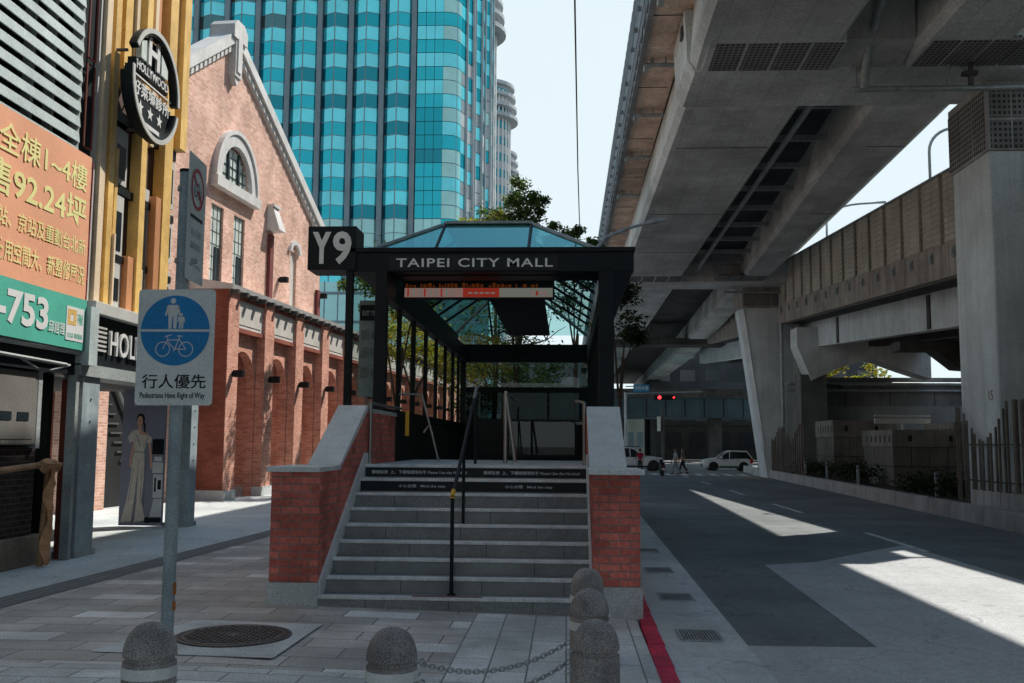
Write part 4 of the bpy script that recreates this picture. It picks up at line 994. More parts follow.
# gable wall with openings cut by building it from strips around them
pk, slope = (2.3, 15.75), .50
def gz_(y): return pk[1]-abs(y-pk[0])*(slope if y > pk[0] else .66)
wins = [(1.15, 2.1, 7.1, 9.75), (2.95, 3.9, 7.1, 9.75), (8.5, 9.2, 5.0, 9.55)]
b = MB()
ys = sorted(set([-6.5, 12.1, pk[0]] + [v for w_ in wins for v in w_[:2]] + [1.43, 4.27]))
def wall_seg(y0, y1, z0, z1a, z1b): b.prism([(y0, z0), (y1, z0), (y1, z1b), (y0, z1a)], 'x', GX-.35, GX)
cy_, cz_, cr_ = 2.85, 10.72, 1.28
for y0, y1 in zip(ys[:-1], ys[1:]):
    hol = [w_ for w_ in wins if w_[0] <= y0 and w_[1] >= y1]
    z = 0
    if y0 < -3.9:  # passage end is its own piece
        pass
    if y1 <= 1.1501 and y0 < -1:
        for ya, yb, za in ((-6.5, -4.6, 0), (-4.6, -1.9, 4.2), (-1.9, y1, 0)): wall_seg(ya, yb, za, gz_(ya), gz_(yb))
        continue
    for w_ in hol: wall_seg(y0, y1, z, w_[2], w_[2]); z = w_[3]
    if y0 >= 1.429 and y1 <= 4.271:
        wall_seg(y0, y1, z, 10.55, 10.55)
        m_ = 6
        for k in range(m_):
            ya, yb = y0+(y1-y0)*k/m_, y0+(y1-y0)*(k+1)/m_
            q = lambda y: cz_+math.sqrt(max(0, cr_**2-min(cr_, abs(y-cy_))**2))*1.08
            wall_seg(ya, yb, 0, 0, 0) if False else b.prism([(ya, q(ya)), (yb, q(yb)), (yb, gz_(yb)), (ya, gz_(ya))], 'x', GX-.35, GX)
    else: wall_seg(y0, y1, z, gz_(y0), gz_(y1))
lp(b, 'gable_wall', M_brickb)
lp(MB().box(-14, GX-.36, -6.5, 12.1, 0, 10.4).prism([(-6.5, 10.4), (12.1, 10.4), (12.1, 10.5), (2.3, 15.3), (-6.5, 9.9)], 'x', -14, GX-.36), 'rear_wall', M_brickd)
# coping along the gable
b = MB()
for (ya, yb) in ((-5.5, 2.3), (2.3, 12.35)):
    b.prism([(ya, gz_(ya)), (yb, gz_(yb)), (yb, gz_(yb)+.42), (ya, gz_(ya)+.42)], 'x', GX-.5, GX+.22)
    b.prism([(ya, gz_(ya)-.28), (yb, gz_(yb)-.28), (yb, gz_(yb)+.02), (ya, gz_(ya)+.02)], 'x', GX+.001, GX+.1)
cp = lp(b, 'gable_coping', M_stucco)
b = MB()
for k in range(26):
    y = 2.75+k*.36; b.prism([(y, gz_(y)-.26), (y+.17, gz_(y+.17)-.26), (y+.17, gz_(y+.17)-.08), (y, gz_(y)-.08)], 'x', GX+.1, GX+.14)
for k in range(18):
    y = 1.75-k*.3; b.prism([(y, gz_(y)-.26), (y+.15, gz_(y+.15)-.26), (y+.15, gz_(y+.15)-.08), (y, gz_(y)-.08)], 'x', GX+.1, GX+.14)
lp(b, 'dentil', surf('dentil_grey', (.70, .68, .65), .7, .1, 2, 30, .05), cp)
lp(MB().prism([(1.8, 15.75), (2.9, 15.75), (2.9, 16.2), (2.6, 16.42), (2.05, 16.42), (1.8, 16.2)], 'x', GX-.6, GX+.30).box(GX, GX+.26, 2.05, 2.58, 14.45, 16.0).prism([(2.05, 14.45), (2.58, 14.45), (2.32, 14.15)], 'x', GX, GX+.2).box(GX+.26, GX+.31, 2.15, 2.48, 14.6, 15.8), 'keystone', M_stucco)
# arched window
b = MB(); n = 20
for k in range(n):
    a0, a1 = math.pi*k/n, math.pi*(k+1)/n
    P = lambda r_, a: (cy_+r_*math.cos(a), cz_+r_*math.sin(a)*1.08)
    b.prism([P(1.28, a0), P(1.66, a0), P(1.66, a1), P(1.28, a1)], 'x', GX-.05, GX+.14)
    b.prism([P(1.66, a0), P(1.80, a0), P(1.80, a1), P(1.66, a1)], 'x', GX-.02, GX+.20)
b.box(GX-.04, GX+.26, cy_-1.85, cy_+1.85, 10.32, 10.66)
lp(b, 'arch_surround', M_stucco)
aw = lp(MB().poly([(GX-.08, cy_+1.3*math.cos(math.pi*k/16), cz_-.1+1.42*math.sin(math.pi*k/16)) for k in range(17)]), 'arched_window', M_wpale)
b = MB()
for y in (-.42, .42): b.box(GX-.075, GX-.0, cy_+y-.055, cy_+y+.055, 10.6, 11.95)
for y in (-.85, .85, 0): b.box(GX-.075, GX-.06, cy_+y-.018, cy_+y+.018, 10.6, 11.95 if abs(y) < .5 else 11.6)
for z in (11.0, 11.35, 11.7): b.box(GX-.075, GX-.05, cy_-1.1, cy_+1.1, z, z+.03)
lp(b, 'window_bars', M_wdark, aw)
for w_ in wins[:2]:
    y0, y1, z0, z1 = w_
    o = lp(MB().box(GX-.10, GX-.09, y0, y1, z0, z1), 'window', M_wpale)
    b = MB()
    for y in (y0, (y0*2+y1)/3, (y0+2*y1)/3, y1-.03): b.box(GX-.09, GX-.075, y, y+.025, z0, z1)
    for k in range(7): b.box(GX-.09, GX-.08, y0, y1, z0+(z1-z0)*k/6.1, z0+(z1-z0)*k/6.1+.03)
    lp(b, 'window_frame', surf('frame_green', (.10, .13, .13), .5, .2, 3, 30, .08) if 'frame_green' not in MATS else MATS['frame_green'], o)
    lp(MB().box(GX-.085, GX-.08, y1-.5, y1-.06, z0, z0+1.25), 'dark_pane', M_wdark, o)
    lp(MB().box(GX-.2, GX+.08, y0-.08, y1+.08, z0-.16, z0-.0), 'window_sill', M_stucco, o)
y0, y1, z0, z1 = wins[2]
o = lp(MB().box(GX-.10, GX-.09, y0, y1, z0, z1), 'window', M_cream)
b = MB()
for k in range(8):
    a0, a1 = math.pi*k/8, math.pi*(k+1)/8
    b.prism([(8.85+r_*math.cos(a), 9.5+r_*math.sin(a)*.8) for r_, a in ((.42, a0), (.62, a0), (.62, a1), (.42, a1))], 'x', GX, GX+.12)
lp(b, 'arch_hood', M_stucco, o)
# pilaster strips (dark downpipes) and scupper heads
for y in (6.05, 11.55):
    lp(MB().box(GX+.001, GX+.13, y, y+.34, 5, 9.7 if y < 8 else 8.4), 'downpipe', surf('pipe_red', (.20, .05, .045), .7, .2, 2, 30, .1) if 'pipe_red' not in MATS else MATS['pipe_red'])
lp(MB().hexa([(GX, 5.92, 9.85), (GX+.5, 5.95, 9.85), (GX+.5, 6.62, 9.85), (GX, 6.65, 9.85), (GX, 5.97, 10.75), (GX+.2, 6.0, 10.75), (GX+.2, 6.55, 10.75), (GX, 6.6, 10.75)]).box(GX, GX+.28, 5.93, 6.63, 10.75, 10.85), 'vent_hood', M_stucco)
def wall_lamp(par, x, y, z, s=1.0):
    lp(MB().box(x, x+.06*s, y-.06, y+.06, z-.1, z+.06).box(x+.06*s, x+.38*s, y-.1, y+.1, z-.12*s, z+.1*s), 'wall_lamp', M_black, par, bevel=.01)
wall_lamp(W, GX, 7.3, 8.15); wall_lamp(W, GX, 12.0, 8.2)
# arcade : piers, recessed bays with arches, white panels, ledges, roof with brackets
PT, BW = 3.02, .82
AH = 6.62
NB = 13
for k in range(NB+1):
    y = -.1+k*PT
    lp(MB().box(-1.29, .0, y, y+BW, 0, AH), 'pier', M_bricka)
    lp(MB().box(-1.29, .06, y-.05, y+BW+.05, 0, .32), 'pier_base', M_granite)
    wall_lamp(W, 0, y+.42, 3.98)
lp(MB().box(-1.30, -.01, -.125, -.102, .32, AH-.01), 'end_wall_shade_skin', M_brickd)  # darker brick skin: shade of the end face put into its colour
for k in range(NB):
    y0, y1 = -.1+BW+k*PT, -.1+(k+1)*PT
    ym, rr = (y0+y1)/2, (y1-y0)/2*.92
    zs = 3.75
    b = MB(); n = 14; xb = -.30
    b.box(xb-.3, xb, y0, ym-rr, 0, 5.5).box(xb-.3, xb, ym+rr, y1, 0, 5.5)
    for i in range(n):
        a0, a1 = math.pi-math.pi*i/n, math.pi-math.pi*(i+1)/n
        ya, yb = ym+rr*math.cos(a0), ym+rr*math.cos(a1)
        b.prism([(ya, zs+rr*math.sin(a0)*1.05), (yb, zs+rr*math.sin(a1)*1.05), (yb, 5.5), (ya, 5.5)], 'x', xb-.3, xb)
    bay = lp(b, 'arch_bay', M_bricka)
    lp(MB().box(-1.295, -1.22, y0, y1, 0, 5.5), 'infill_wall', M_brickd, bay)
    lp(MB().box(-1.22, -1.12, ym-.07, ym+.07, 2.55, 2.75), 'bulkhead_lamp', M_cream, bay)
    lp(MB().box(-.9, -.06, y0, y1, 5.36, 5.5), 'ledge', M_brickd, bay)
    lp(MB().box(-1.2, -.10, y0, y1, 5.5, AH-.22), 'white_panel', M_stucco, bay)
    lp(MB().box(-.10, -.08, y0+.18, y1-.18, 5.62, 6.2), 'louvre', M_cream, bay)
    lp(MB().box(-1.2, -.05, y0, y1, AH-.22, AH), 'lintel', M_brickd, bay)
lp(MB().hexa([(-1.5, -.25, AH), (.14, -.25, AH), (.14, NB*PT+BW+.1, AH), (-1.5, NB*PT+BW+.1, AH), (-1.5, -.25, AH+.42), (.18, -.25, AH+.14), (.18, NB*PT+BW+.1, AH+.14), (-1.5, NB*PT+BW+.1, AH+.42)]), 'arcade_roof', M_stucco)
y = -.05
while y < NB*PT+BW:
    lp(MB().box(-.05, .26, y, y+.15, AH-.14, AH-.002), 'bracket', M_iron); y += .755
# doorway with stair in the near part of the gable wall
st = lp(MB().box(-3.2, -1.63, -4.6, -1.9, 0, 4.2), 'doorway', M_dark)
b = MB()
for k in range(12): b.box(GX-.4, GX-.28, -2.0-.19*k-.6, -2.0-.19*k, .2+.26*k, .25+.26*k)
lp(b, 'stair_tread', M_concd, st)
lp(MB().tube([(GX-.25, -2.0, 1.2), (GX-.25, -4.4, 4.1)], .04, 6).tube([(GX-.25, -2.3, .2), (GX-.25, -2.3, 1.5)], .03, 6), 'stair_rail', M_greyp, st)
lp(MB().box(GX+.002, GX+.16, -4.7, -1.8, 4.2, 4.45), 'door_lintel', M_brickd, st)

# ------------------------------------------------------------------ shop building on the left
H = thing('shop_building', 'dark shop building clad in grey louvres and orange and brown upright fins', 'building', (-7.7, 14, 0))
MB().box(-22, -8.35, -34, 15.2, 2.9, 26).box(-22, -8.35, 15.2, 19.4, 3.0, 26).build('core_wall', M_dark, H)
b = MB(); z = 6.36
for k in range(22):
    b.hexa([(-7.86, 2, z), (-7.82, 2, z-.01), (-7.82, 15.18, z-.01), (-7.86, 15.18, z), (-7.88, 2, z+.155), (-7.84, 2, z+.15), (-7.84, 15.18, z+.15), (-7.88, 15.18, z+.155)]); z += .25
b.build('louvre_screen', M_slat, H)
b = MB()
for y in (3.5, 6, 8.5, 11.0, 12.9, 13.9, 14.5): b.box(-8.1, -7.95, y, y+.07, 6.3, 12)
b.box(-8.0, -7.85, 15.12, 15.2, 3.2, 12)
b.build('louvre_post', M_greyp, H)
MB().box(-8.2, -7.95, 15.2, 15.82, 3.9, 13).build('dark_strip', M_black, H)
b = MB()
for z0, z1 in ((4.4, 5.35), (5.4, 6.25), (6.6, 8.0), (8.1, 10.5)):
    b.tube([(-7.85, 15.36, z0), (-7.85, 15.36, z1), (-7.85, 15.62, z1), (-7.85, 15.62, z0), (-7.85, 15.36, z0)], .018, 5)
b.build('steel_frame', M_redsteel, H)
MB().box(-7.95, -7.88, 15.80, 15.86, 4.1, 13).build('edge_trim', M_wframe, H)
# windows behind fins
for y0, y1, z0, z1 in ((16.75, 17.2, 4.2, 5.0), (16.75, 17.2, 5.1, 6.2), (16.75, 17.25, 6.4, 7.4), (18.95, 19.4, 4.2, 5.2), (18.95, 19.4, 5.4, 6.4), (18.95, 19.4, 6.5, 7.6), (17.95, 18.25, 4.5, 6.6)):
    o = MB().box(-8.05, -7.98, y0, y1, z0, z1).build('window', M_wframe, H)
    MB().box(-7.98, -7.97, y0+.08, y1-.08, z0+.1, z1-.3).build('pane', M_wdark, o)
MB().box(-8.34, -8.06, 15.86, 19.45, 4.1, 13).build('fin_backing', surf('fin_back', (.10, .06, .045), .7, .3, 1, 30, .1), H)
fins = [(15.90, 16.10, .24, 2, 4.12, 13), (16.14, 16.24, .10, 0, 4.12, 7.15), (16.28, 16.48, .20, 0, 4.12, 13), (16.50, 16.56, .28, 2, 4.12, 5.4), (16.58, 16.70, .14, 0, 4.12, 6.95),
        (17.25, 17.50, .12, 1, 4.05, 5.15), (17.52, 17.76, .20, 0, 4.12, 13), (17.80, 17.9, .12, 2, 4.12, 5.0), (18.28, 18.52, .18, 1, 4.12, 6.5), (18.54, 18.92, .22, 0, 4.12, 13), (16.75, 17.05, .10, 0, 8.1, 13), (17.08, 17.2, .2, 2, 8.5, 13),
        (17.95, 18.1, .14, 2, 7.4, 13), (18.1, 18.26, .1, 1, 8.4, 13), (18.95, 19.1, .12, 2, 8.6, 13), (19.12, 19.30, .32, 0, 7.7, 13), (19.32, 19.62, .20, 0, 7.75, 13)]
for y0, y1, d, mi, z0, z1 in fins:
    MB().box(-8.05, -7.95+d*.55, y0, y1, z0, z1).build('fin', [M_org, M_org2, M_org3][mi], H, bevel=.006)
for z0, z1 in ((5.0, 5.12), (6.22, 6.36), (7.5, 7.7)): MB().box(-8.04, -7.96, 15.88, 19.4, z0, z1).build('spandrel_band', M_black, H)
MB().box(-8.2, -7.55, 15.45, 20.6, 3.88, 4.08).build('white_ledge', M_wframe, H, bevel=.01)
MB().box(-8.2, -7.70, 15.25, 20.6, 3.05, 3.88).build('sign_fascia', M_black, H)
b = MB()
for k in range(6): b.box(-7.70, -7.66, 15.40, 16.12, 3.30+k*.075, 3.335+k*.075)
b.build('fascia_slat', M_wframe, H)
text('shop_lettering', 'HOLLYWOOD', 16.22, 19.4, 3.26, 3.68, -7.66, '+x', M_text, H, .02, .004, 1.08)
MB().box(-8.2, -7.62, 15.2, 20.6, 2.86, 3.05).build('lintel', M_greyp, H)
# ground floor
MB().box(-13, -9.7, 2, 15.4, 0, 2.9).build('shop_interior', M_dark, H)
MB().box(-9.7, -8.0, 15.0, 15.12, 0, 2.86).build('side_wall', M_dark, H)
MB().box(-8.6, -7.72, 2, 15.2, 2.86, 3.22).build('awning_box', M_black, H)
b = MB().tube([(-7.65, 8, 3.18), (-7.65, 15.3, 3.22)], .05, 6).tube([(-7.6, 8, 3.05), (-7.7, 14.9, 3.0)], .03, 6).tube([(-7.7, 13.6, 3.0), (-7.75, 14.3, 2.85), (-7.7, 15.0, 3.0)], .02, 6)
b.build('conduit', M_greyp, H)
MB().box(-7.72, -7.5, 15.2, 15.48, 3.02, 3.95).build('sign_end', M_slat, H)
# riveted columns
def column(x0, x1, y0, y1, ztop):
    o = MB().box(x0, x1, y0, y1, 0, ztop).build('column', M_pole, H, bevel=.01)
    b = MB()
    k = .35
    while k < ztop-.2:
        for yy in (y0+.1*(y1-y0), ): b.lathe([(0, 0), (.028, 0), (.02, .022), (0, .026)], (x1, (y0+y1)/2, k), 8, axis='x')
        k += .36
    b.build('rivet', M_pole, o)
    MB().box(x0-.03, x1+.03, y0-.04, y1+.04, 0, .1).build('column_base', M_greyp, o)
column(-8.0, -7.68, 15.42, 16.0, 2.86)
MB().box(-7.80, -7.66, 15.16, 15.26, 0, 2.86).build('column_flange', M_greyp, H)
MB().box(-7.95, -7.78, 15.28, 15.42, 0, 2.8).build('column_web', M_redsteel, H)
column(-8.62, -8.12, 21.22, 21.62, 3.6)
o = MB()
k = .3
while k < 3.3: o.lathe([(0, 0), (.024, 0), (.017, -.02), (0, -.024)], (-8.25, 21.22, k), 8, axis='y'); k += .24
o.build('rivet', M_pole, H)
MB().box(-13, -8.0, 16.0, 21.7, 2.93, 3.04).build('passage_ceiling', M_concd, H)
# electrical cabinet and things below the banner
t = thing('electric_cabinet', 'grey metal electric cabinet hung in the dark shop opening', 'cabinet', (-8, 13.2, 1.77))
MB().box(-8.3, -7.8, 11.9, 14.30, 1.77, 2.84).build('cabinet_body', surf('cab_grey', (.21, .20, .185), .6, .2, 1, 40, .1, streak=.25), t, bevel=.015)
MB().box(-7.80, -7.79, 13.15, 14.2, 1.85, 2.78).build('cabinet_door', surf('cab_grey2', (.20, .19, .175), .6, .2, 1, 40, .1, streak=.25), t, bevel=.006)
MB().box(-7.79, -7.78, 13.3, 13.6, 2.12, 2.24).box(-7.79, -7.78, 13.75, 14.05, 2.12, 2.24).build('meter_window', M_wdark, t)
MB().box(-8.3, -7.8, 14.31, 14.42, 1.72, 2.86).build('cabinet_side', M_greyp, t)
t = thing('rubble_pier', 'dark worn brick stump with concrete foot under the electric cabinet', 'brick pier', (-8.2, 13.9, 0))
MB().box(-8.6, -7.9, 13.1, 14.5, .45, 1.74).build('pier_body', brick('dark_brick', (.07, .05, .045), (.04, .03, .03), (.12, .10, .09)), t)
MB().box(-8.65, -7.85, 13.05, 14.75, 0, .45).build('pier_foot', surf('foot', (.30, .25, .20), .9, .4, 2, 40, .2, streak=.3), t, bevel=.03)
t = thing('wooden_barrier', 'wooden pole barrier draped with orange cloth at the shop opening', 'barrier', (-7.6, 14.2, 0))
MB().tube([(-7.55, 9, 1.22), (-7.6, 14.45, 1.50)], .045, 8).build('rail_pole', M_wood, t)
MB().tube([(-7.7, 14.42, 0), (-7.62, 14.4, 1.55)], .05, 8).build('barrier_post', M_wood, t)
b = MB(); n = 14; rings = []
for i in range(n+1):
    z = 1.55-1.5*i/n; w_ = .075+.012*math.sin(i*1.7)+.03*i/n; off = .012*math.sin(i*.9)-.05*i/n
    rings.append([(-7.56+.05*math.sin(i), 14.35+off-w_, z), (-7.50+.03*math.cos(i*2), 14.35+off, z-.02), (-7.54, 14.35+off+w_, z+.01), (-7.60, 14.35+off, z)])
b.loft(rings); b.build('hanging_cloth', M_fabric, t)
b = MB(); b.loft([[(-7.56, 14.05+.1*i, 1.55+.03*math.sin(i)), (-7.48, 14.05+.1*i, 1.50), (-7.56, 14.05+.1*i, 1.40-.05*(i % 2)), (-7.66, 14.05+.1*i, 1.50)] for i in range(6)]).build('knot', M_fabric, t)
# banner
t = thing('banner', 'large salmon orange property banner with yellow writing and green phone strip', 'banner', (-7.6, 12, 4.8))
BX = -7.55
def wavy(y0, y1, z0, z1, x, ny=28, nz=10):
    b = MB(); vs = []; 
    for j in range(nz+1):
        for i in range(ny+1):
            y = y0+(y1-y0)*i/ny; z = z0+(z1-z0)*j/nz
            vs.append((x+.004*math.sin(y*2.3+z*1.1)+.002*math.sin(z*5+y), y, z))
    fs = [(j*(ny+1)+i, j*(ny+1)+i+1, (j+1)*(ny+1)+i+1, (j+1)*(ny+1)+i) for j in range(nz) for i in range(ny)]
    return b.add(vs, fs, 0, True)
wavy(7.5, 15.14, 4.04, 6.33, BX-.03).build('orange_sheet', M_ban, t)
wavy(7.5, 15.2, 3.24, 4.04, BX-.03).build('green_sheet', M_bang, t)
TX = BX-.021
for s, y0, y1, z0, z1, off in (('全棟1~4樓', 12.55, 15.0, 5.72, 6.14, .008), ('售92.24坪', 12.3, 15.02, 5.13, 5.62, .015), ('近北車站、京站及重劃台北新', 11.9, 15.05, 4.72, 4.98, .004), ('使用空間大、新整修屋況', 12.6, 15.05, 4.26, 4.55, .006)):
    text('banner_characters', s, y0, y1, z0, z1, TX, '+x', M_bany, t, .001, off)
text('phone_digits', '0954-753', 11.2, 14.05, 3.42, 3.90, TX, '+x', M_text, t, .001, .03)
text('agent_name', '邱經理', 14.08, 14.55, 3.42, 3.60, TX, '+x', M_text, t, .001, .005)
lg = MB().box(BX-.035, TX, 14.58, 15.12, 3.36, 3.88).build('logo_panel', M_text, t)
MB().box(TX, TX+.003, 14.62, 14.70, 3.60, 3.84).box(TX, TX+.003, 14.80, 14.88, 3.60, 3.84).box(TX, TX+.003, 14.70, 14.80, 3.76, 3.84).box(TX, TX+.003, 14.70, 14.80, 3.60, 3.66).build('logo_mark', M_org, lg)
text('logo_lettering', '不動產', 14.90, 15.09, 3.62, 3.80, TX, '+x', M_bang, lg, .002, .006)
text('logo_lettering', '台北店 專業服務', 14.62, 15.09, 3.40, 3.48, TX, '+x', M_bang, lg, .002, .004)
b = MB()
for k in range(9): b.tube([(BX-.02, 15.14, 4.1+k*.26), (BX-.1, 15.34, 4.15+k*.26)], .008, 4)
b.tube([(BX-.1, 15.3, 4.0), (BX-.08, 15.28, 6.3)], .012, 5)
b.build('lacing_rope', surf('rope_red', (.40, .04, .05), .7, .2, 8, 50, .1), t)
# round shop sign standing off the fins
t = thing('round_sign', 'round black and white clinic sign with letter H mounted on orange fins', 'shop sign', (-7.4, 17.68, 8.44))
def arc(r0, r1, a0, a1, x0, x1, b, n=36, dy=0, dz=0):
    for k in range(n):
        p, q = R(a0+(a1-a0)*k/n), R(a0+(a1-a0)*(k+1)/n)
        b.prism([(17.68+dy+r_*math.cos(a), 8.44+dz+r_*math.sin(a)) for r_, a in ((r0, p), (r1, p), (r1, q), (r0, q))], 'x', x0, x1)
    return b
def seg_poly(a0, a1, r, dy=0, dz=0, n=30): return [(17.68+dy+r*math.cos(R(a0+(a1-a0)*k/n)), 8.44+dz+r*math.sin(R(a0+(a1-a0)*k/n))) for k in range(n+1)]
arc(.93, 1.05, -3, 152, -7.48, -7.34, MB()).build('upper_rim', M_black, t)
arc(.97, 1.06, -3, 152, -7.339, -7.32, MB()).build('upper_edge', M_wframe, t)
arc(.93, 1.05, 176, 345, -7.48, -7.34, MB()).build('lower_rim', M_black, t)
arc(.97, 1.06, 176, 345, -7.339, -7.32, MB()).build('lower_edge', M_wframe, t)
MB().prism(seg_poly(180, 350, .95), 'x', -7.6, -7.45).build('lower_plate', M_black, t)
MB().prism([(17.0, 8.55), (18.45, 8.55), (18.45, 8.78), (17.0, 8.78)], 'x', -7.6, -7.45).build('name_plate', M_black, t)
MB().prism([(17.1, 8.8), (17.32, 8.8), (17.32, 9.2), (17.1, 9.12)], 'x', -7.5, -7.4).prism([(18.0, 8.8), (18.3, 8.8), (18.3, 9.0), (18.0, 9.2)], 'x', -7.5, -7.4).build('tile_plate', M_wpale, t)
MB().box(-7.6, -7.47, 17.3, 18.05, 8.78, 9.33).build('letter_plate', M_black, t)
text('big_letter', 'H', 17.42, 17.92, 8.8, 9.34, -7.42, '+x', M_text, t, .02, .03)
text('sign_name', 'HOLLYWOOD', 17.02, 18.42, 8.58, 8.75, -7.44, '+x', M_text, t, .008, .01)
text('sign_characters', '好萊塢診所', 16.90, 18.52, 8.10, 8.38, -7.44, '+x', M_text, t, .008, .012)
MB().box(-7.45, -7.435, 16.75, 18.62, 8.44, 8.47).box(-7.45, -7.435, 17.3, 18.1, 7.62, 7.7).build('divider_line', M_text, t)
b = MB()
for cy2 in (17.25, 17.68, 18.1):
    pts = []
    for k in range(10):
        a = R(90+36*k); r_ = .14 if k % 2 == 0 else .06; pts.append((-7.44, cy2+r_*math.cos(a), 7.92+r_*math.sin(a)))
    MB().poly(pts).build('star_mark', M_text, t)
MB().tube([(-7.6, 18.4, 8.9), (-7.8, 18.4, 8.9)], .03, 6).tube([(-7.6, 17.0, 8.9), (-7.8, 17.0, 8.9)], .03, 6).tube([(-7.6, 17.6, 7.6), (-7.8, 17.6, 7.6)], .03, 6).build('sign_bracket', M_iron, t)
t.location = (-7.40, 16.90, 8.14); t.scale = (1, .955, .955)
# poster board in the passage
t = thing('poster_board', 'tall grey poster board picturing a woman in white beside a clinic machine', 'poster', (-9.1, 21.2, 0))
Q = 21.14
MB().box(-9.60, -8.66, Q, Q+.08, .03, 3.6).build('board', M_poster, t)
def fl(pts, y, mat, nm): MB().poly([(-9.60+u*.94/1.0, y, v) for u, v in pts]).build(nm, mat, t)
# print laid out in board units (u 0..1 across, metres up)
def prt(nm, mat, lst, y): 
    b = MB()
    for i, pts in enumerate(lst): b.poly([(-9.60+u*.94, y-.0002*i, v) for u, v in pts])
    b.build(nm, mat, t)
def ell(cu, cv, ru, rv, n=16): return [(cu+ru*math.cos(2*math.pi*k/n), cv+rv*math.sin(2*math.pi*k/n)) for k in range(n)]
prt('print_shadow', surf('print_shadow', (.20, .21, .27), .5, .2, 3, 40, .04), [ell(.42, .16, .30, .06), [(.5, .2), (.58, .2), (.6, 1.5), (.52, 1.5)]], Q-.001)
prt('print_hair', M_phair, [ell(.42, 2.30, .10, .13), [(.47, 2.28), (.54, 2.2), (.55, 2.0), (.51, 2.0), (.49, 2.15)]], Q-.0025)
prt('print_skin', M_pskin, [ell(.405, 2.26, .068, .115), [(.37, 2.16), (.44, 2.16), (.45, 2.05), (.60, 1.99), (.63, 1.9), (.30, 1.9), (.32, 2.0), (.37, 2.06)],
    [(.28, 1.9), (.33, 1.9), (.29, 1.62), (.24, 1.38), (.20, 1.4), (.23, 1.62)], [(.60, 1.92), (.655, 1.9), (.71, 1.55), (.73, 1.35), (.69, 1.3), (.665, 1.5)], [(.20, 1.4), (.24, 1.38), (.25, 1.28), (.21, 1.27)], [(.69, 1.35), (.735, 1.36), (.73, 1.24), (.69, 1.24)]], Q-.004)
prt('print_outfit', M_pcloth, [[(.30, 2.02), (.37, 2.1), (.40, 1.98), (.62, 1.94), (.68, 1.84), (.58, 1.80), (.53, 1.62), (.55, 1.44), (.27, 1.44), (.31, 1.62), (.27, 1.84), (.18, 1.90), (.22, 2.0)],
    [(.27, 1.44), (.42, 1.44), (.38, 1.0), (.34, .55), (.30, .12), (.05, .10), (.16, .55), (.24, 1.0)], [(.40, 1.44), (.55, 1.44), (.55, 1.0), (.52, .55), (.62, .14), (.36, .10), (.40, .55), (.41, 1.0)], [(.14, 1.92), (.24, 2.06), (.34, 2.08), (.28, 1.84), (.18, 1.78)], [(.58, 1.97), (.69, 1.92), (.70, 1.80), (.56, 1.80)]], Q-.0055)
prt('print_device', M_pdev, [[(.74, 1.15), (.99, 1.15), (.99, 1.38), (.74, 1.38)], [(.77, .62), (.99, .62), (.99, 1.12), (.77, 1.12)], [(.80, .6), (.99, .6), (.99, .22), (.72, .22)], [(.78, 1.4), (.96, 1.4), (.96, 1.5), (.78, 1.5)]], Q-.004)
prt('print_screen', M_black, [[(.72, 1.55), (.99, 1.55), (.99, 1.88), (.72, 1.88)], [(.80, .75), (.84, .75), (.84, 1.05), (.80, 1.05)], [(.88, .8), (.96, .8), (.96, 1.0), (.88, 1.0)], ell(.66, .15, .05, .07), ell(.88, .15, .05, .06), [(.6, .1), (.99, .1), (.99, .2), (.6, .2)]], Q-.005)
prt('print_folds', surf('print_fold', (.56, .48, .42), .5, .1, 6, 40, .03), [[(.405, 1.42), (.42, 1.42), (.40, 1.0), (.37, .6), (.345, .15), (.335, .15), (.36, .6), (.39, 1.0)], [(.30, 1.62), (.53, 1.60), (.53, 1.57), (.30, 1.59)], [(.30, 1.3), (.315, 1.3), (.22, .5), (.20, .5)], [(.50, 1.3), (.515, 1.3), (.50, .5), (.48, .5)], [(.33, 1.95), (.36, 1.98), (.45, 1.72), (.43, 1.70)], [(.60, 1.92), (.62, 1.9), (.52, 1.7), (.50, 1.72)]], Q-.0075)
prt('print_features', M_phair, [ell(.385, 2.275, .012, .008, 8), ell(.43, 2.275, .012, .008, 8)], Q-.0055)
prt('print_lips', M_redpr2, [ell(.407, 2.195, .02, .009, 8)], Q-.0055)
prt('print_dots', M_pdev, [ell(.28+.085*k, 2.6, .014, .02, 8) for k in range(7)], Q-.003)

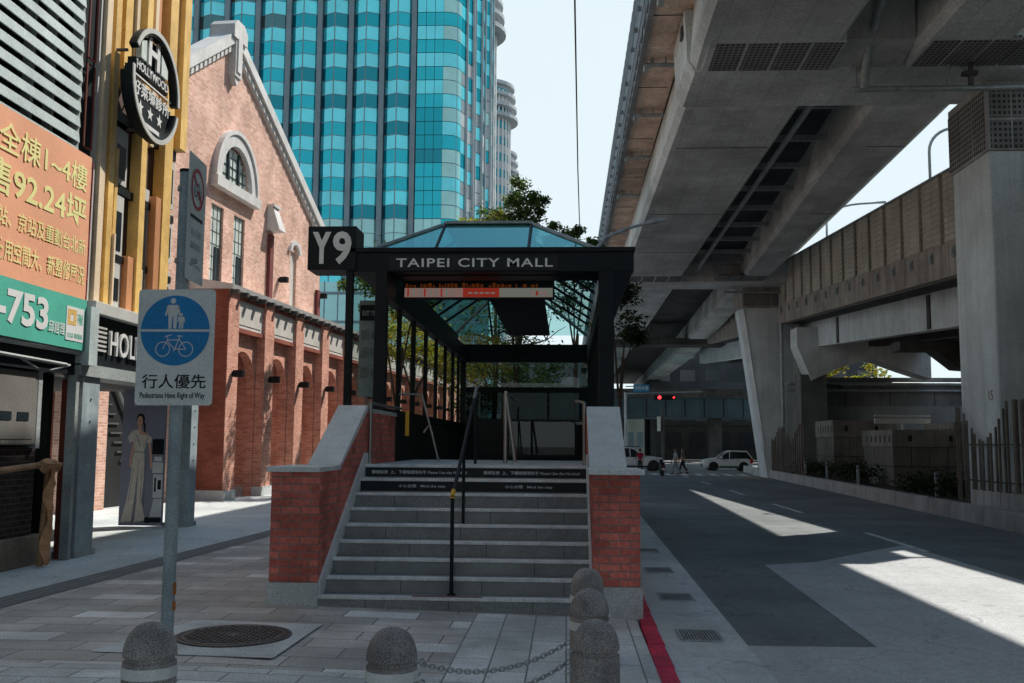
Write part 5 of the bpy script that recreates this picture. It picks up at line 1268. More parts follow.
# ------------------------------------------------------------------ glass tower
TY = 120.0
T = thing('office_tower', 'tall teal glass office tower with folded bay windows and grey piers', 'office tower', (-30, 122, 0))
MB().box(-62, -13.9, TY+1.3, TY+30, 0, 78).build('tower_body', M_tpil, T)
FP = 3.56; Z00 = 1.0
bays = [(-31.05+4.03*k, -27.85+4.03*k) for k in range(-7, 3)]
def zig(x0, x1, z0, z1, y, d):
    xm = (x0+x1)/2
    return MB().poly([(x0, y, z0), (xm, y-d, z0), (xm, y-d, z1), (x0, y, z1)]).poly([(xm, y-d, z0), (x1, y, z0), (x1, y, z1), (xm, y-d, z1)])
NF = 22
vis = 0
rest_l, rest_d, bars = MB(), MB(), MB()
for bi, (x0, x1) in enumerate(bays):
    for f in range(NF):
        zb = Z00+FP*f; zl = zb+1.75
        inview = bi >= 3 and 7 <= f <= 16
        if f < 8:
            ml, md = M_tgreen[(bi+f) % 2], M_tgreen[(bi+f+1) % 2]
        else: ml, md = rnd.choice(M_tl), rnd.choice(M_td)
        if f in (9, 10) and bi > 5: md = M_td[2]
        if bi in (3, 4, 5) and rnd.random() < (.55, .4, .2)[bi-3]: md = M_tbrn
        for (a, c, m_, nm) in ((zb, zl, md, 'window_pane'), (zl, zb+FP, ml, 'spandrel_panel')):
            q = zig(x0, x1, a+.04, c-.04, TY+.9, .75)
            if inview: q.build(nm, m_, T)
            else:
                tgt = rest_l if nm[0] == 's' else rest_d
                tgt.v, tgt.f, tgt.m, tgt.sm = (tgt.v+q.v, tgt.f+[[i+len(tgt.v) for i in ff] for ff in q.f], tgt.m+q.m, tgt.sm+q.sm)
        xm = (x0+x1)/2
    bars.box(xm-.06, xm+.06, TY+.08, TY+.16, Z00, Z00+FP*NF)
    for f in range(NF):
        for z in (Z00+FP*f, Z00+FP*f+1.75):
            bars.hexa([(x0, TY+.87, z-.04), (xm, TY+.12, z-.04), (xm, TY+.22, z-.04), (x0, TY+.97, z-.04), (x0, TY+.87, z+.04), (xm, TY+.12, z+.04), (xm, TY+.22, z+.04), (x0, TY+.97, z+.04)])
            bars.hexa([(xm, TY+.12, z-.04), (x1, TY+.87, z-.04), (x1, TY+.97, z-.04), (xm, TY+.22, z-.04), (xm, TY+.12, z+.04), (x1, TY+.87, z+.04), (x1, TY+.97, z+.04), (xm, TY+.22, z+.04)])
rest_l.build('spandrel_glazing', M_tl[0], T, kind='stuff'); rest_d.build('window_glazing', M_td[0], T, kind='stuff')
bars.build('mullion_grid', M_tpil, T)
b = MB()
for x0, x1 in bays: b.box(x1+.10, x1+.73, TY+.45, TY+1.2, 0, 79)
b.build('tower_pier', M_tpil, T)
# flat wide bay at the corner, rounded edge, then folded bays along the side
fx0, fx1 = -18.95, -15.6
cg = [(-15.6, TY+.6), (-14.9, TY+.7), (-14.2, TY+1.0), (-13.7, TY+1.6), (-13.5, TY+2.4)]
side = [(-13.5, TY+2.4), (-13.0, TY+4.0), (-12.3, TY+5.6), (-12.3, TY+8), (-11.5, TY+9.5), (-11.4, TY+13), (-10.7, TY+14), (-10.7, TY+18), (-12, TY+22)]
fb, sp_ = MB(), MB()
for f in range(NF):
    zb = Z00+FP*f; zl = zb+1.75
    for a, c, m_, nm in ((zb, zl, rnd.choice(M_td) if f >= 8 else M_tgreen[1], 'corner_pane'), (zl, zb+FP, (rnd.choice(M_tl) if f > 11 else rnd.choice(M_td)) if f >= 8 else M_tgreen[0], 'corner_spandrel')):
        q = MB()
        for k in range(3): q.poly([(fx0+(fx1-fx0)*k/3+.03, TY+.6, a+.04), (fx0+(fx1-fx0)*(k+1)/3-.03, TY+.6, a+.04), (fx0+(fx1-fx0)*(k+1)/3-.03, TY+.6, c-.04), (fx0+(fx1-fx0)*k/3+.03, TY+.6, c-.04)])
        q.build(nm, m_, T)
        q = MB()
        for (p0, p1) in zip(cg[:-1], cg[1:]): q.poly([(*p0, a+.04), (*p1, a+.04), (*p1, c-.04), (*p0, c-.04)])
        q.build('curved_pane', [M_tl[3], M_td[2], M_tgreen[0], M_tgreen[1]][rnd.randrange(4)], T)
    if f >= 7:
        for si, (p0, p1) in enumerate(zip(side[:-1], side[1:])):
            for a, c, m_ in ((zb, zl, rnd.choice([M_td[0], M_tpil, M_tpale])), (zl, zb+FP, rnd.choice([M_tl[3], M_tpale, M_tgreen[0]]))):
                MB().poly([(*p0, a+.04), (*p1, a+.04), (*p1, c-.04), (*p0, c-.04)]).build('side_pane', m_, T) if f < 14 and si < 7 else (fb if c > zl+.1 else sp_).poly([(*p0, a+.04), (*p1, a+.04), (*p1, c-.04), (*p0, c-.04)])
fb.build('side_glazing', M_tl[0], T, kind='stuff'); sp_.build('side_glazing', M_td[0], T, kind='stuff')
MB().prism([(x-.35, y+.5) for x, y in cg+side[1:]] + [(-20, TY+22), (-20, TY+1.5)], 'z', 0, 79).build('corner_core', M_tpil, T)
b = MB()
for x, y in side[1:-1]: b.box(x-.12, x+.22, y-.15, y+.15, 24, 79)
b.build('side_fin', M_tpale, T)
MB().box(-70, -9.0, TY-6, TY-.5, 0, 20.5).build('podium', M_tgreen[1], T)
b = MB()
for k in range(40): b.box(-70+k*1.6, -69.9+k*1.6, TY-6.1, TY-6, 0, 20.6)
for k in range(6): b.box(-70, -9.0, TY-6.12, TY-6, 3.4*k+2, 3.4*k+2.3)
b.build('podium_grid', M_tpil, T)
# slimmer rounded towers receding behind it
def rtower(y, xr, w, h, label):
    t = thing('round_tower', label, 'tower', (xr-w, y+8, 0), 0, 'rounded towers behind the glass tower')
    b = MB(); r = 5.0; cx2, cy2 = xr-r, y+r
    pts = [(xr-w-10, y)] + [(cx2+r*math.sin(R(a)), cy2-r*math.cos(R(a))) for a in range(0, 181, 15)] + [(xr-w-10, y+2*r)]
    b.prism(pts, 'z', 0, h); b.build('tower_body', M_tpale, t)
    b = MB(); 
    for a in range(0, 121, 12):
        x, yy = cx2+(r+.05)*math.sin(R(a)), cy2-(r+.05)*math.cos(R(a)); b.box(x-.18, x+.18, yy-.18, yy+.18, 0, h-1)
    for k in range(8): b.box(xr-w-10+k*((w+5)/8), xr-w-10+k*((w+5)/8)+.4, y-.25, y, 0, h-1)
    b.build('tower_rib', M_white, t)
    b = MB(); zz = 8
    while zz < h-2:
        b.prism([(cx2+(r+.03)*math.sin(R(a)), cy2-(r+.03)*math.cos(R(a))) for a in range(-5, 181, 12)] + [(xr-w-8, y+1)], 'z', zz, zz+1.7); zz += 3.4
    b.build('window_band', M_td[1], t)
    b = MB()
    for k in range(4):
        rr = r+1.7-.25*k
        b.prism([(cx2+rr*math.cos(2*math.pi*q/28), cy2+rr*math.sin(2*math.pi*q/28)) for q in range(28)], 'z', h-7+k*2.3, h-7+k*2.3+.7)
    b.build('roof_ring', M_tpale, t)
rtower(150, -11.6, 10, 74.5, 'nearest slim pale tower with round roof rings beside the glass tower')
rtower(196, -11.9, 10, 75, 'second slim pale tower with round roof rings, farther back')
rtower(246, -13.8, 10, 75.5, 'farthest slim pale tower edge low beside the yellow tree')

# ------------------------------------------------------------------ trees
def tree(loc, h, crowns, label, n, size, mats, trunk_r=.14, group='street trees behind the entrance'):
    t = thing('tree', label, 'tree', loc, 0, group)
    x, y, z = loc
    b = MB(); top = Vector((x+.2, y, z+h*.62))
    b.tube([(x, y, z-.3), (x+.05, y+.04, z+h*.3), tuple(top)], [trunk_r, trunk_r*.75, trunk_r*.45], 9)
    cr = MB()
    for (cx2, cy2, cz2, rx, ry, rz2) in crowns:
        c = Vector((x+cx2, y+cy2, z+cz2)); s = Vector((x+.05, y+.04, z+h*rnd.uniform(.3, .55)))
        mid = s.lerp(c, .5)+Vector((0, 0, .25*h*.1)); b.tube([tuple(s), tuple(mid), tuple(c)], [trunk_r*.45, trunk_r*.3, trunk_r*.12], 6)
        for k in range(4):
            d = Vector((rnd.uniform(-1, 1)*rx, rnd.uniform(-1, 1)*ry, rnd.uniform(-.6, 1)*rz2))*.8
            b.tube([tuple(c), tuple(c+d*.6+Vector((0, 0, .05))), tuple(c+d)], [trunk_r*.15, trunk_r*.1, trunk_r*.05], 5)
        vol = rx*ry*rz2; m_ = max(6, int(9*vol**.5))
        for k in range(m_):
            while True:
                p = Vector((rnd.uniform(-1, 1), rnd.uniform(-1, 1), rnd.uniform(-1, 1)))
                if p.length < 1: break
            q = (c.x+p.x*rx, c.y+p.y*ry, c.z+p.z*rz2); rr = rnd.uniform(.22, .5)*min(rx, rz2)**.5
            leafcloud(cr, q, (rr, rr, rr*.75), int(n/m_/max(1, len(crowns))), size)
    b.build('trunk', M_bark, t)
    cr.build('crown', mats, t)
tree((-2.1, 40, 0), 11.5, [(-.5, 0, 11.1, 1.0, 1.0, .9), (.5, .2, 10.9, .9, .8, .8), (.1, 0, 12.1, .65, .6, .6), (.95, 0, 11.6, .45, .5, .4), (-1.0, 0, 6.0, 1.9, 1.6, 2.0), (1.3, 0, 6.0, 1.8, 1.6, 2.0), (0, .3, 4.0, 2.4, 1.4, 1.4)], 'leafy street tree rising above the canopy ridge with dark green crown', 7000, .085, M_leafs, .16)
tree((-3.2, 43.5, 0), 11, [(-.8, 0, 11.5, .55, .5, .5), (.15, 0, 11.9, .6, .6, .7), (0, 0, 8.5, 1.6, 1.4, 1.5), (-1.0, 0, 5.6, 1.6, 1.4, 1.4)], 'yellowing street tree just left of the green crown above the canopy', 5200, .10, M_leafy, .13)
tree((.3, 44, 0), 10.8, [(.0, 0, 11.0, .6, .6, .55), (.75, 0, 10.7, .5, .5, .5), (-.9, 0, 11.2, .45, .5, .5), (0, 0, 8.5, 1.2, 1.0, 1.3)], 'sparse street tree with small clumps above the canopy right slope', 4200, .095, M_leafs, .11)
tree((1.55, 31, -.1), 7.5, [(.35, 0, 6.3, .55, .8, .7), (.55, .1, 5.3, .4, .7, .5), (-.2, 0, 6.9, .5, .6, .4)], 'dark tree between the canopy right post and the road', 3600, .08, M_leafd, .1)
tree((-7.6, 48, 0), 8.5, [(0, 0, 7.2, 1.6, 1.8, 1.2), (-1.0, 1, 6.6, 1.1, 1.3, 1.0), (1.4, -.5, 6.0, 1.2, 1.5, 1.3), (0, 0, 8.2, 1.1, 1.1, .8)], 'sunlit yellow green tree seen through the entrance side glass', 6500, .10, M_leafy, .17)
tree((-6.3, 36.5, 0), 8.6, [(0, 0, 8.0, 1.7, 1.8, 1.1), (-.9, .6, 7.6, 1.4, 1.4, .9), (.9, -.6, 7.6, 1.2, 1.3, .9)], 'slim tree between arcade and entrance with a high crown', 4200, .10, M_leafs, .12)
tree((-3.8, 58, 0), 9, [(0, 0, 6.4, 2.3, 2.2, 2.4), (-2.2, 1, 5.6, 1.8, 1.8, 2.0), (2.1, -.5, 5.6, 1.8, 1.8, 2.0), (.4, 0, 3.6, 2.6, 2.0, 1.6)], 'dense dark tree behind the rear glass of the entrance', 4500, .14, M_leafs, .2)
tree((20.5, 84, 0), 9, [(-1.5, 0, 7.4, 2.2, 2.2, 1.5), (1.6, 1, 7.6, 2.0, 1.8, 1.6), (5.0, 1, 7.0, 2.2, 1.8, 1.5)], 'sunlit yellow green tree seen through the gap under the ramp', 3600, .2, M_leafy, .2, 'trees beyond the ramp')

# ------------------------------------------------------------------ far end of the street
O = thing('cross_overpass', 'dark teal beam of an overpass crossing the far end of the street', 'overpass', (10, 111, 0))
MB().box(-6, 60, 110, 118, 4.75, 6.9).build('beam', surf('teal_beam', (.055, .10, .12), .7, .2, .4, 12, .06, streak=.3), O)
MB().box(-6, 60, 109.85, 110, 6.9, 7.9).build('parapet', M_concd, O)
for x in (5.4, 16.0, 32): MB().box(x, x+1.2, 112, 114, -.1, 4.75).build('overpass_pier', M_concd, O)
b = MB()
for k in range(30): b.box(-6+k*2.1, -5.9+k*2.1, 109.97, 110, 4.8, 6.85)
b.build('beam_joint', M_dark, O)
def block(name, label, x0, x1, y0, y1, h, mat, cols, rows, wm):
    t = thing(name, label, 'building', ((x0+x1)/2, y0, 0), 0, 'buildings at the far end of the street')
    MB().box(x0, x1, y0, y1, 0, h).build('wall', mat, t)
    n = 0
    for i in range(cols):
        for j in range(rows):
            cw, rh_ = (x1-x0)/cols, h/rows
            MB().box(x0+cw*(i+.2), x0+cw*(i+.8), y0-.05, y0+.05, rh_*(j+.3), rh_*(j+.8)).build('window', wm, t)
    MB().box(x0-.15, x1+.15, y0-.15, y1, h, h+.5).build('cornice', mat, t)
block('pale_building', 'pale greenish street building seen below the dark overpass beam', 5.0, 11.6, 150, 165, 9, surf('pale_green', (.40, .42, .36), .7, .2, .4, 12, .06), 5, 2, M_tpil)
block('dark_building', 'wide dark building filling the end of the street under the viaduct', 12.5, 46, 150, 170, 17, surf('dark_far', (.05, .055, .06), .8, .3, .4, 12, .08), 9, 5, M_wdark)
block('brown_building', 'dark brown building behind the white car beyond the crossing', 11.9, 30, 126, 136, 4.2, surf('brown_wall', (.035, .03, .026), .8, .3, .4, 12, .08), 6, 1, M_dark)
block('grey_building', 'dull grey building low behind the entrance trees', -10, 4.0, 150, 165, 15, surf('grey_wall', (.20, .22, .22), .8, .2, .4, 12, .08), 6, 4, M_wdark)
def context(label, x0, x1, y0, y1, h, mat):  # unseen buildings, added to cut sky light and show in the glass
    t = thing('unseen_building', label, 'building', ((x0+x1)/2, y0, 0), 0, 'unseen buildings added around the street')
    MB().box(x0, x1, y0, y1, 0, h).build('wall', mat, t)
    b = MB(); z = 3
    while z < h-3:
        b.box(x0+1, x1-1, y1, y1+.1, z, z+1.9) if y1 < 0 else b.box(x0-.1, x0, y0+1, y1-1, z, z+1.9); z += 3.4
    b.build('window_band', M_wdark, t)
    MB().box(x0-.3, x1+.3, y0, y1+.3, h, h+1).build('cornice', mat, t)
M_ctx = surf('unseen_building_wall', (.13, .115, .10), .8, .2, .3, 12, .08)
context('unseen brown building added behind the viewpoint for the tower to reflect', -52, -16, -120, -100, 62, M_ctx)
context('unseen grey building added beyond the ramp to cut sky light', 40, 60, -30, 70, 24, M_concd)
# signals, signs
t = thing('traffic_light', 'mast arm traffic light glowing red at the far crossing', 'traffic light', (5.0, 85, -.1))
MB().tube([(5.0, 85, -.2), (5.0, 85, 6.2)], .12, 8).tube([(5.0, 85, 6.1), (11.5, 85, 6.3)], .07, 8).build('mast', M_galv, t)
MB().box(7.4, 9.2, 84.75, 85.05, 5.58, 5.98).build('lamp_housing', M_black, t, bevel=.03)
for i, x in enumerate((7.85, 9.05)):
    MB().lathe([(0, -.02), (.15 if i == 0 else .08, -.02), (.15 if i == 0 else .08, .02), (0, .02)], (x, 84.74, 5.78), 16, axis='y').build('red_lamp', M_redlamp, t)
for x in (8.35, 8.7): MB().lathe([(0, -.02), (.14, -.02), (.14, .02), (0, .02)], (x, 84.74, 5.78), 12, axis='y').build('unlit_lamp', M_dark, t)
t = thing('street_name_sign', 'small blue street name sign hanging left of the red traffic light', 'street sign', (6.4, 84.8, 6))
MB().box(5.65, 7.0, 84.7, 84.74, 6.25, 6.85).build('sign_plate', M_bluesign, t)
text('sign_characters', '市民大道', 5.75, 6.9, 6.42, 6.72, 84.69, '-y', M_text, t, .004, .01)
MB().tube([(5.0, 84.9, 6.7), (7.0, 84.9, 6.75)], .05, 6).build('sign_arm', M_galv, t)
t = thing('utility_pole', 'dark pole with small box standing behind the walking pedestrians', 'pole', (8.6, 90, -.1))
MB().tube([(8.6, 90, -.2), (8.6, 90, 5.0)], .13, 8).build('pole_shaft', M_concd, t)
MB().box(8.1, 8.4, 89.7, 90, 3.0, 4.3).build('sign_box', M_white, t)
# ------------------------------------------------------------------ vehicles
def car(name, label, loc, rot, Lc, Hc, Wc, hood, body, suv=False):
    t = thing(name, label, 'car', loc, rot)
    hl = Lc/2; w = Wc/2; gc = .19*(1.25 if suv else 1); belt = Hc*.60
    xs = [-hl, -hl+.10, -hl+.45, -hl+1.0, -hl+1.35, -.2, .8, hl-.5, hl-.12, hl]
    zt = [hood*.78, hood*.90, hood*.98, hood*1.04, belt, belt+.02, belt+.05, belt+.07, belt+.02, belt-.1]
    zb = [gc+.14, gc+.04, gc, gc, gc, gc, gc, gc, gc+.06, gc+.2]
    ws = [w*.72, w*.88, w*.97, w, w, w, w, w*.98, w*.9, w*.78]
    rings = []
    for x, a, c, d in zip(xs, zt, zb, ws):
        m = (a+c)/2
        rings.append([(x, -d*.9, c), (x, -d, c+.14), (x, -d*1.0, m), (x, -d*.96, a-.06), (x, -d*.82, a), (x, d*.82, a), (x, d*.96, a-.06), (x, d, m), (x, d, c+.14), (x, d*.9, c)])
    MB().loft(rings).build('body', body, t, False, angle=50)
    gx = [-hl+1.10, -hl+1.70, -hl+2.1, hl-.42, hl-.06]; gt = [belt+.0, Hc-.12, Hc, Hc-.03, belt+.08]
    if suv: gx = [-hl+1.5, -hl+2.1, -hl+2.5, hl-.45, hl-.08]
    gw = [w*.86, w*.76, w*.73, w*.71, w*.80]
    gr = [[(x, -w*.93, belt-.02), (x, -d, a-.05), (x, -d*.9, a), (x, d*.9, a), (x, d, a-.05), (x, w*.93, belt-.02)] for x, a, d in zip(gx, gt, gw)]
    MB().loft(gr).build('glasshouse', M_wdark, t, False, angle=30)
    MB().loft([[(x, -d*.95, a+.004), (x, d*.95, a+.004), (x, d*.9, a+.035), (x, -d*.9, a+.035)] for x, a, d in zip(gx[1:4], gt[1:4], gw[1:4])]).build('roof_panel', body, t, False)
    b = MB()
    for sx in (-1, 1):
        for i in range(4):
            p = (gx[i], sx*(w*.93 if i == 0 else gw[i]*1.005), belt if i == 0 else gt[i]-.03); q = (gx[i+1], sx*(w*.93 if i == 3 else gw[i+1]*1.005), belt+.05 if i == 3 else gt[i+1]-.03)
            b.tube([p, q], .035, 5)
        xm = .1; b.tube([(xm, sx*w*.945, belt), (xm+.05, sx*gw[2]*1.01, Hc-.04)], .03, 5)
    b.build('window_pillar', body, t, False)
    r = .31*(1.2 if suv else 1)
    for x in (-hl+.78, hl-.72):
        for sy in (-1, 1):
            o = MB().lathe([(r*.62, -.10), (r*.95, -.105), (r, -.06), (r, .06), (r*.95, .105), (r*.62, .10)], (x, sy*(w-.10), r), 20, axis='y').build('wheel', M_rub, t, False)
            b = MB().lathe([(0, -.07), (r*.62, -.09), (r*.62, .09), (0, .07)], (x, sy*(w-.095), r), 20, axis='y')
            b.build('rim', M_rim, o, False)
            MB().lathe([(r*1.02, -.02), (r*1.16, -.02), (r*1.16, .01), (r*1.02, .01)], (x, sy*w, r+.02), 24, axis='y').build('wheel_arch', M_carb, t, False)
    for sy in (-1, 1):
        MB().loft([[(-hl+.03, sy*w*.55, hood*.62), (-hl+.03, sy*w*.86, hood*.62), (-hl+.06, sy*w*.86, hood*.82), (-hl+.06, sy*w*.55, hood*.82)], [(-hl+.42, sy*w*.72, hood*.70), (-hl+.46, sy*w*.985, hood*.70), (-hl+.50, sy*w*.95, hood*.92), (-hl+.46, sy*w*.72, hood*.92)]]).build('headlight', M_lampg, t, False)
        MB().box(hl-.22, hl-.005, sy*w*.70, sy*w*.93, belt-.32, belt+.02).build('tail_light', M_tail, t, False, bevel=.02)
        MB().box(-.6, -.42, sy*(w+.02), sy*(w+.17), belt+.02, belt+.16).build('wing_mirror', body, t, False, bevel=.03)
        b = MB().box(-.30, -.12, sy*(w+.0), sy*(w+.02), belt-.14, belt-.11).box(.62, .80, sy*(w+.0), sy*(w+.02), belt-.12, belt-.09)
        b.build('door_handle', M_carb, t, False)
        MB().box(-hl+1.2, hl-1.1, sy*(w+.0)-.01, sy*(w+.0)+.012, gc+.05, gc+.16).build('side_skirt', M_carb, t, False)
    MB().box(-hl-.02, -hl+.08, -w*.6, w*.6, gc+.1, gc+.3).build('front_grille', M_carb, t, False, bevel=.02)
    MB().box(-hl-.03, -hl-.01, -.18, .18, gc+.32, gc+.44).build('number_plate', M_white, t, False)
    return t
car('hatchback', 'small white hatchback crossing the far junction seen from its left side', (12.2, 77.3, -.12), 0, 3.75, 1.50, 1.66, .92, M_carw)
sv = car('suv', 'white off road car with dark wheel arches half hidden by the stair wall', (4.75, 74.2, -.12), R(180), 4.7, 1.72, 1.85, 1.05, M_carw, True)
b = MB().box(-2.5, -1.95, -.2, .35, .65, 1.3); 
MB().lathe([(.18, -.1), (.36, -.1), (.38, 0), (.36, .1), (.18, .1)], (2.43, 0, .95), 18, axis='x').build('spare_wheel', M_rub, sv, False)
MB().tube([(-.6, -.6, 1.78), (1.6, -.6, 1.78)], .03, 6).tube([(-.6, .6, 1.78), (1.6, .6, 1.78)], .03, 6).build('roof_rail', M_carb, sv, False)

# ------------------------------------------------------------------ people
def skinned(name, chains, mat, parent, sub=1):
    """chains: list of lists of (x,y,z,r); a chain may start at an existing point (same coordinates)"""
    vs, es, rs, idx = [], [], [], {}
    for ch in chains:
        prev = None
        for x, y, z, r in ch:
            k = (round(x, 3), round(y, 3), round(z, 3))
            if k not in idx: idx[k] = len(vs); vs.append((x, y, z)); rs.append(r)
            i = idx[k]
            if prev is not None and prev != i: es.append((prev, i))
            prev = i
    me = bpy.data.meshes.new(name); me.from_pydata(vs, es, []); ob = bpy.data.objects.new(name+'_t', me); COL.objects.link(ob)
    md = ob.modifiers.new('s', 'SKIN'); md.use_smooth_shade = True
    if not me.skin_vertices: me.attributes  # layer made by the modifier
    for i, r in enumerate(rs): me.skin_vertices[0].data[i].radius = (r, r)
    me.skin_vertices[0].data[0].use_root = True
    sb = ob.modifiers.new('b', 'SUBSURF'); sb.levels = sub; sb.render_levels = sub
    bpy.context.view_layer.update()
    m2 = bpy.data.meshes.new_from_object(ob.evaluated_get(bpy.context.evaluated_depsgraph_get())); m2.name = name
    bpy.data.objects.remove(ob)
    m2.materials.clear(); m2.materials.append(mat)
    for p in m2.polygons: p.use_smooth = True; p.material_index = 0
    o = bpy.data.objects.new(name, m2); COL.objects.link(o); o.parent = parent
    return o
def person(label, loc, rot, h, stride, shirt, trous, arm=(.25, -.25), hands_mat=None, sit=False):
    """faces local -y ; stride = forward swing of left leg (right leg mirrored)"""
    t = thing('person', label, 'person', loc, rot); k = h/1.72
    def S(l): return [(x*k, y*k, z*k, r*k) for x, y, z, r in l]
    pel = (0, 0, .95, .125); che = (0, -.02, 1.28, .135); nek = (0, -.01, 1.47, .055); hd0 = (0, -.02, 1.55, .07); hd1 = (0, -.025, 1.63, .082); hd2 = (0, -.02, 1.70, .06)
    body, tr, sh, shoes = [], [], [], []
    body.append(S([pel, (0, -.01, 1.1, .115), che, (0, -.01, 1.40, .09), nek, hd0, hd1, hd2]))
    sh.append(S([(0, 0, .93, .15), (0, -.01, 1.1, .14), (0, -.02, 1.28, .155), (0, -.01, 1.405, .105)]))
    tr.append(S([(0, 0, .97, .148), (0, 0, .90, .14)]))
    for s, st, am in ((1, stride, arm[0]), (-1, -stride, arm[1])):
        kn = (s*.095, -st*.5-.04, .50); an = (s*.10, -st*.95+(.10 if st < 0 else 0), .09 if st >= 0 else .13)
        toe = (s*.11, an[1]-.17, an[2]-.06)
        body.append(S([pel, (s*.085, -st*.06, .86, .085), (*kn, .06), (*an, .042), (*toe, .035)]))
        tr.append(S([(0, 0, .90, .14), (s*.09, -st*.06, .84, .105), (*kn, .08), (an[0], an[1], an[2]+.05, .065)]))
        shoes.append((s, an, toe))
        sx = s*.185; el = (s*.235, am*-.22+.02, 1.13); wr = (s*.235, am*-.62-.04, .90)
        body.append(S([che, (sx, -.01, 1.40, .062), (*el, .045), (*wr, .032)]))
        sh.append(S([(0, -.02, 1.28, .155), (sx, -.01, 1.395, .078), (el[0], el[1]*.8, 1.18, .062)]))
        hx, hy, hz = wr[0], wr[1]-.02, wr[2]-.08
        body.append(S([(*wr, .032), (hx, hy, hz, .036)]))
        for f_ in range(4):
            fy = hy-.03+.02*f_; ln = (.085, .095, .09, .07)[f_]
            body.append(S([(hx, hy, hz, .036), (hx+s*.002, fy, hz-.05, .010), (hx-s*.01, fy, hz-.05-ln*.5, .009), (hx-s*.03, fy, hz-.05-ln*.9, .008)]))
        body.append(S([(hx, hy, hz, .036), (hx-s*.01, hy-.045, hz-.01, .011), (hx-s*.02, hy-.06, hz-.05, .009)]))
    skinned('body', body, M_skin, t); skinned('shirt', sh, shirt, t); skinned('trousers', tr, trous, t)
    for s, an, toe in shoes:
        MB().loft([[(x*k, y*k, z*k) for x, y, z in ((an[0]-.045, an[1]+.07+d*.0, an[2]-.08), (an[0]+.045, an[1]+.07, an[2]-.08), (an[0]+.04, an[1]+.06, an[2]+.03), (an[0]-.04, an[1]+.06, an[2]+.03))] for d in (0,)] +
                  [[(x*k, y*k, z*k) for x, y, z in ((toe[0]-.045, toe[1], toe[2]-.03), (toe[0]+.045, toe[1], toe[2]-.03), (toe[0]+.035, toe[1]+.03, toe[2]+.035), (toe[0]-.035, toe[1]+.03, toe[2]+.035))]]).build('shoe', M_shoe, t, False)
    hb = MB()
    for i in range(5):
        pass
    rings = []
    for z, r, dy in ((1.56, .07, .035), (1.62, .092, .012), (1.68, .094, -.002), (1.735, .075, -.005), (1.765, .03, -.005)):
        rings.append([(r*math.cos(2*math.pi*q/14)*k, ((r*1.08 if math.sin(2*math.pi*q/14) > 0 else r*(.35 if z < 1.66 else .95))*math.sin(2*math.pi*q/14)+dy)*k, z*k) for q in range(14)])
    hb.loft(rings).build('hair', M_hair, t, False)
    b = MB()
    for s in (-1, 1): b.lathe([(0, 0), (.011*k, .002), (0, .006)], (s*.032*k, -.103*k, 1.632*k), 8, axis='y')
    b.build('eye', M_hair, t, False)
    MB().hexa([(-.012*k, -.10*k, 1.585*k), (.012*k, -.10*k, 1.585*k), (.012*k, -.09*k, 1.585*k), (-.012*k, -.09*k, 1.585*k), (-.006*k, -.122*k, 1.595*k), (.006*k, -.122*k, 1.595*k), (.008*k, -.09*k, 1.64*k), (-.008*k, -.09*k, 1.64*k)]).build('nose', M_skin, t, False)
    MB().box(-.022*k, .022*k, -.104*k, -.095*k, 1.558*k, 1.566*k).build('mouth', M_sred, t, False)
    return t
person('pedestrian in pale blue shirt and pale trousers walking across the far crossing', (7.15, 66.2, -.115), R(-90), 1.66, .26, M_sblue, M_trous, (-.35, .35))
person('pedestrian in dark grey clothes walking just behind the pale blue shirt', (7.75, 67.4, -.115), R(-100), 1.70, .22, M_sgrey, M_trousd, (.3, -.3))
person('person in red jacket standing in front of the white off road car', (5.0, 68.5, -.115), R(190), 1.62, .06, M_sred, M_trousd, (.1, .05))
# scooter parked near the crossing
t = thing('scooter', 'dark motor scooter parked beside the crossing, seen from behind', 'scooter', (5.9, 62.5, -.115), R(0))
for y in (-.55, .62):
    o = MB().lathe([(.14, -.045), (.21, -.05), (.23, 0), (.21, .05), (.14, .045)], (0, y, .23), 18, axis='x').build('wheel', M_rub, t, False)
    MB().lathe([(0, -.03), (.14, -.04), (.14, .04), (0, .03)], (0, y, .23), 14, axis='x').build('rim', M_rim, o, False)
MB().loft([[(-.12, y, z0), (.12, y, z0), (.15, y, (z0+z1)/2), (.10, y, z1), (-.10, y, z1), (-.15, y, (z0+z1)/2)] for y, z0, z1 in ((-.85, .52, .66), (-.5, .40, .74), (-.05, .28, .70), (.05, .25, .34), (.32, .25, .34), (.42, .3, .9), (.55, .5, 1.0))]).build('body', M_carb, t, False)
MB().loft([[(-.12, y, z), (.12, y, z), (.10, y, z+.09), (-.10, y, z+.09)] for y, z in ((-.75, .72), (-.4, .74), (0, .70))]).build('seat', M_rub, t, False)
MB().tube([(-.34, .38, 1.03), (-.1, .48, 1.0), (.1, .48, 1.0), (.34, .38, 1.03)], .02, 6).tube([(0, .62, .23), (0, .46, 1.0)], .03, 6).build('handlebar', M_black, t, False)
MB().box(-.08, .08, -.88, -.84, .56, .64).build('tail_light', M_tail, t, False)
MB().box(-.09, .09, -.89, -.87, .38, .50).build('number_plate', M_white, t, False)
for s in (-1, 1): MB().tube([(s*.2, .42, 1.02), (s*.26, .42, 1.2)], .008, 5).lathe([(0, -.01), (.055, -.01), (.055, .01), (0, .01)], (s*.27, .42, 1.23), 10, axis='y').build('mirror', M_black, t, False)

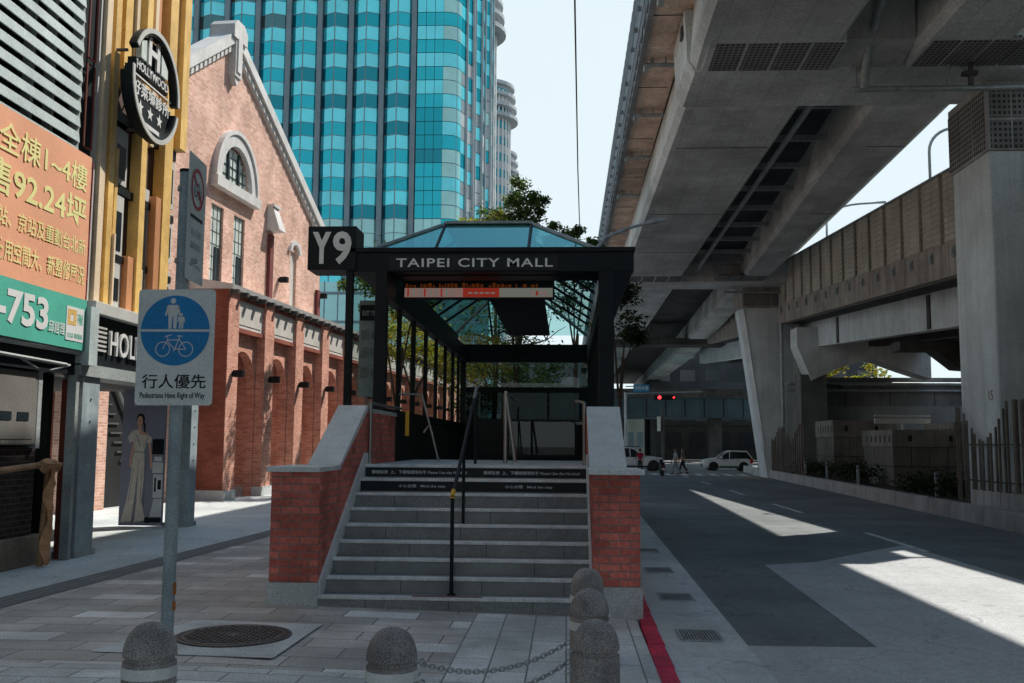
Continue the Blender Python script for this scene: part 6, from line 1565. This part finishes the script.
# ------------------------------------------------------------------ light, sky, camera
SD = Vector((-.6, -.6, -1.0))
sun = bpy.data.lights.new('sun', 'SUN'); sun.energy = 5.0; sun.angle = R(.53); sun.color = (1, .95, .875)
so = bpy.data.objects.new('sun', sun); COL.objects.link(so); so.rotation_euler = SD.to_track_quat('-Z', 'Y').to_euler(); so.location = (30, 30, 60)
w = bpy.data.worlds.new('World'); scn.world = w; w.use_nodes = True
nt = w.node_tree; bg = nt.nodes['Background']
sk = nt.nodes.new('ShaderNodeTexSky'); sk.sky_type = 'NISHITA'; sk.sun_disc = False
sk.sun_elevation = math.atan2(1, .6*math.sqrt(2)); sk.sun_rotation = math.atan2(.6, .6)
sk.air_density = 1.0; sk.dust_density = 1.0; sk.ozone_density = .6; sk.altitude = 0
# hazy bright band low over the city, clear deeper sky above it
tc = nt.nodes.new('ShaderNodeTexCoord'); sx = nt.nodes.new('ShaderNodeSeparateXYZ'); nt.links.new(tc.outputs['Generated'], sx.inputs[0])
mr = nt.nodes.new('ShaderNodeMapRange'); mr.interpolation_type = 'SMOOTHSTEP'; mr.inputs[1].default_value = .40; mr.inputs[2].default_value = .66; mr.inputs[3].default_value = .93; mr.inputs[4].default_value = 0
nt.links.new(sx.outputs[2], mr.inputs[0])
dim = nt.nodes.new('ShaderNodeMix'); dim.data_type = 'RGBA'; dim.blend_type = 'MULTIPLY'; dim.inputs[0].default_value = 1; dim.inputs[7].default_value = (.68, .90, .93, 1)
nt.links.new(sk.outputs[0], dim.inputs[6])
hz_ = nt.nodes.new('ShaderNodeMix'); hz_.data_type = 'RGBA'; hz_.inputs[7].default_value = (5.6, 6.35, 6.6, 1)
nt.links.new(mr.outputs[0], hz_.inputs[0]); nt.links.new(dim.outputs[2], hz_.inputs[6]); nt.links.new(hz_.outputs[2], bg.inputs[0])
bg.inputs[1].default_value = .15

cam = bpy.data.cameras.new('camera'); co = bpy.data.objects.new('camera', cam); COL.objects.link(co); scn.camera = co
F = 995.0
yaw, pit, roll = math.atan(55/F), math.atan(101.5/F), .0075
f = Vector((-math.sin(yaw)*math.cos(pit), math.cos(yaw)*math.cos(pit), math.sin(pit)))
r = Vector((math.cos(yaw), math.sin(yaw), 0)); u = r.cross(f)
r2 = r*math.cos(roll)+u*math.sin(roll); u2 = -r*math.sin(roll)+u*math.cos(roll)
co.matrix_world = Matrix(((r2.x, u2.x, -f.x, 0), (r2.y, u2.y, -f.y, 0), (r2.z, u2.z, -f.z, 1.85), (0, 0, 0, 1)))
cam.sensor_width = 36; cam.lens = F/1024*36; cam.clip_start = .05; cam.clip_end = 3000
vs = scn.view_settings; vs.view_transform = 'Standard'; vs.look = 'None'; vs.exposure = 0; vs.gamma = 1
scn.render.resolution_x, scn.render.resolution_y = 1024, 683
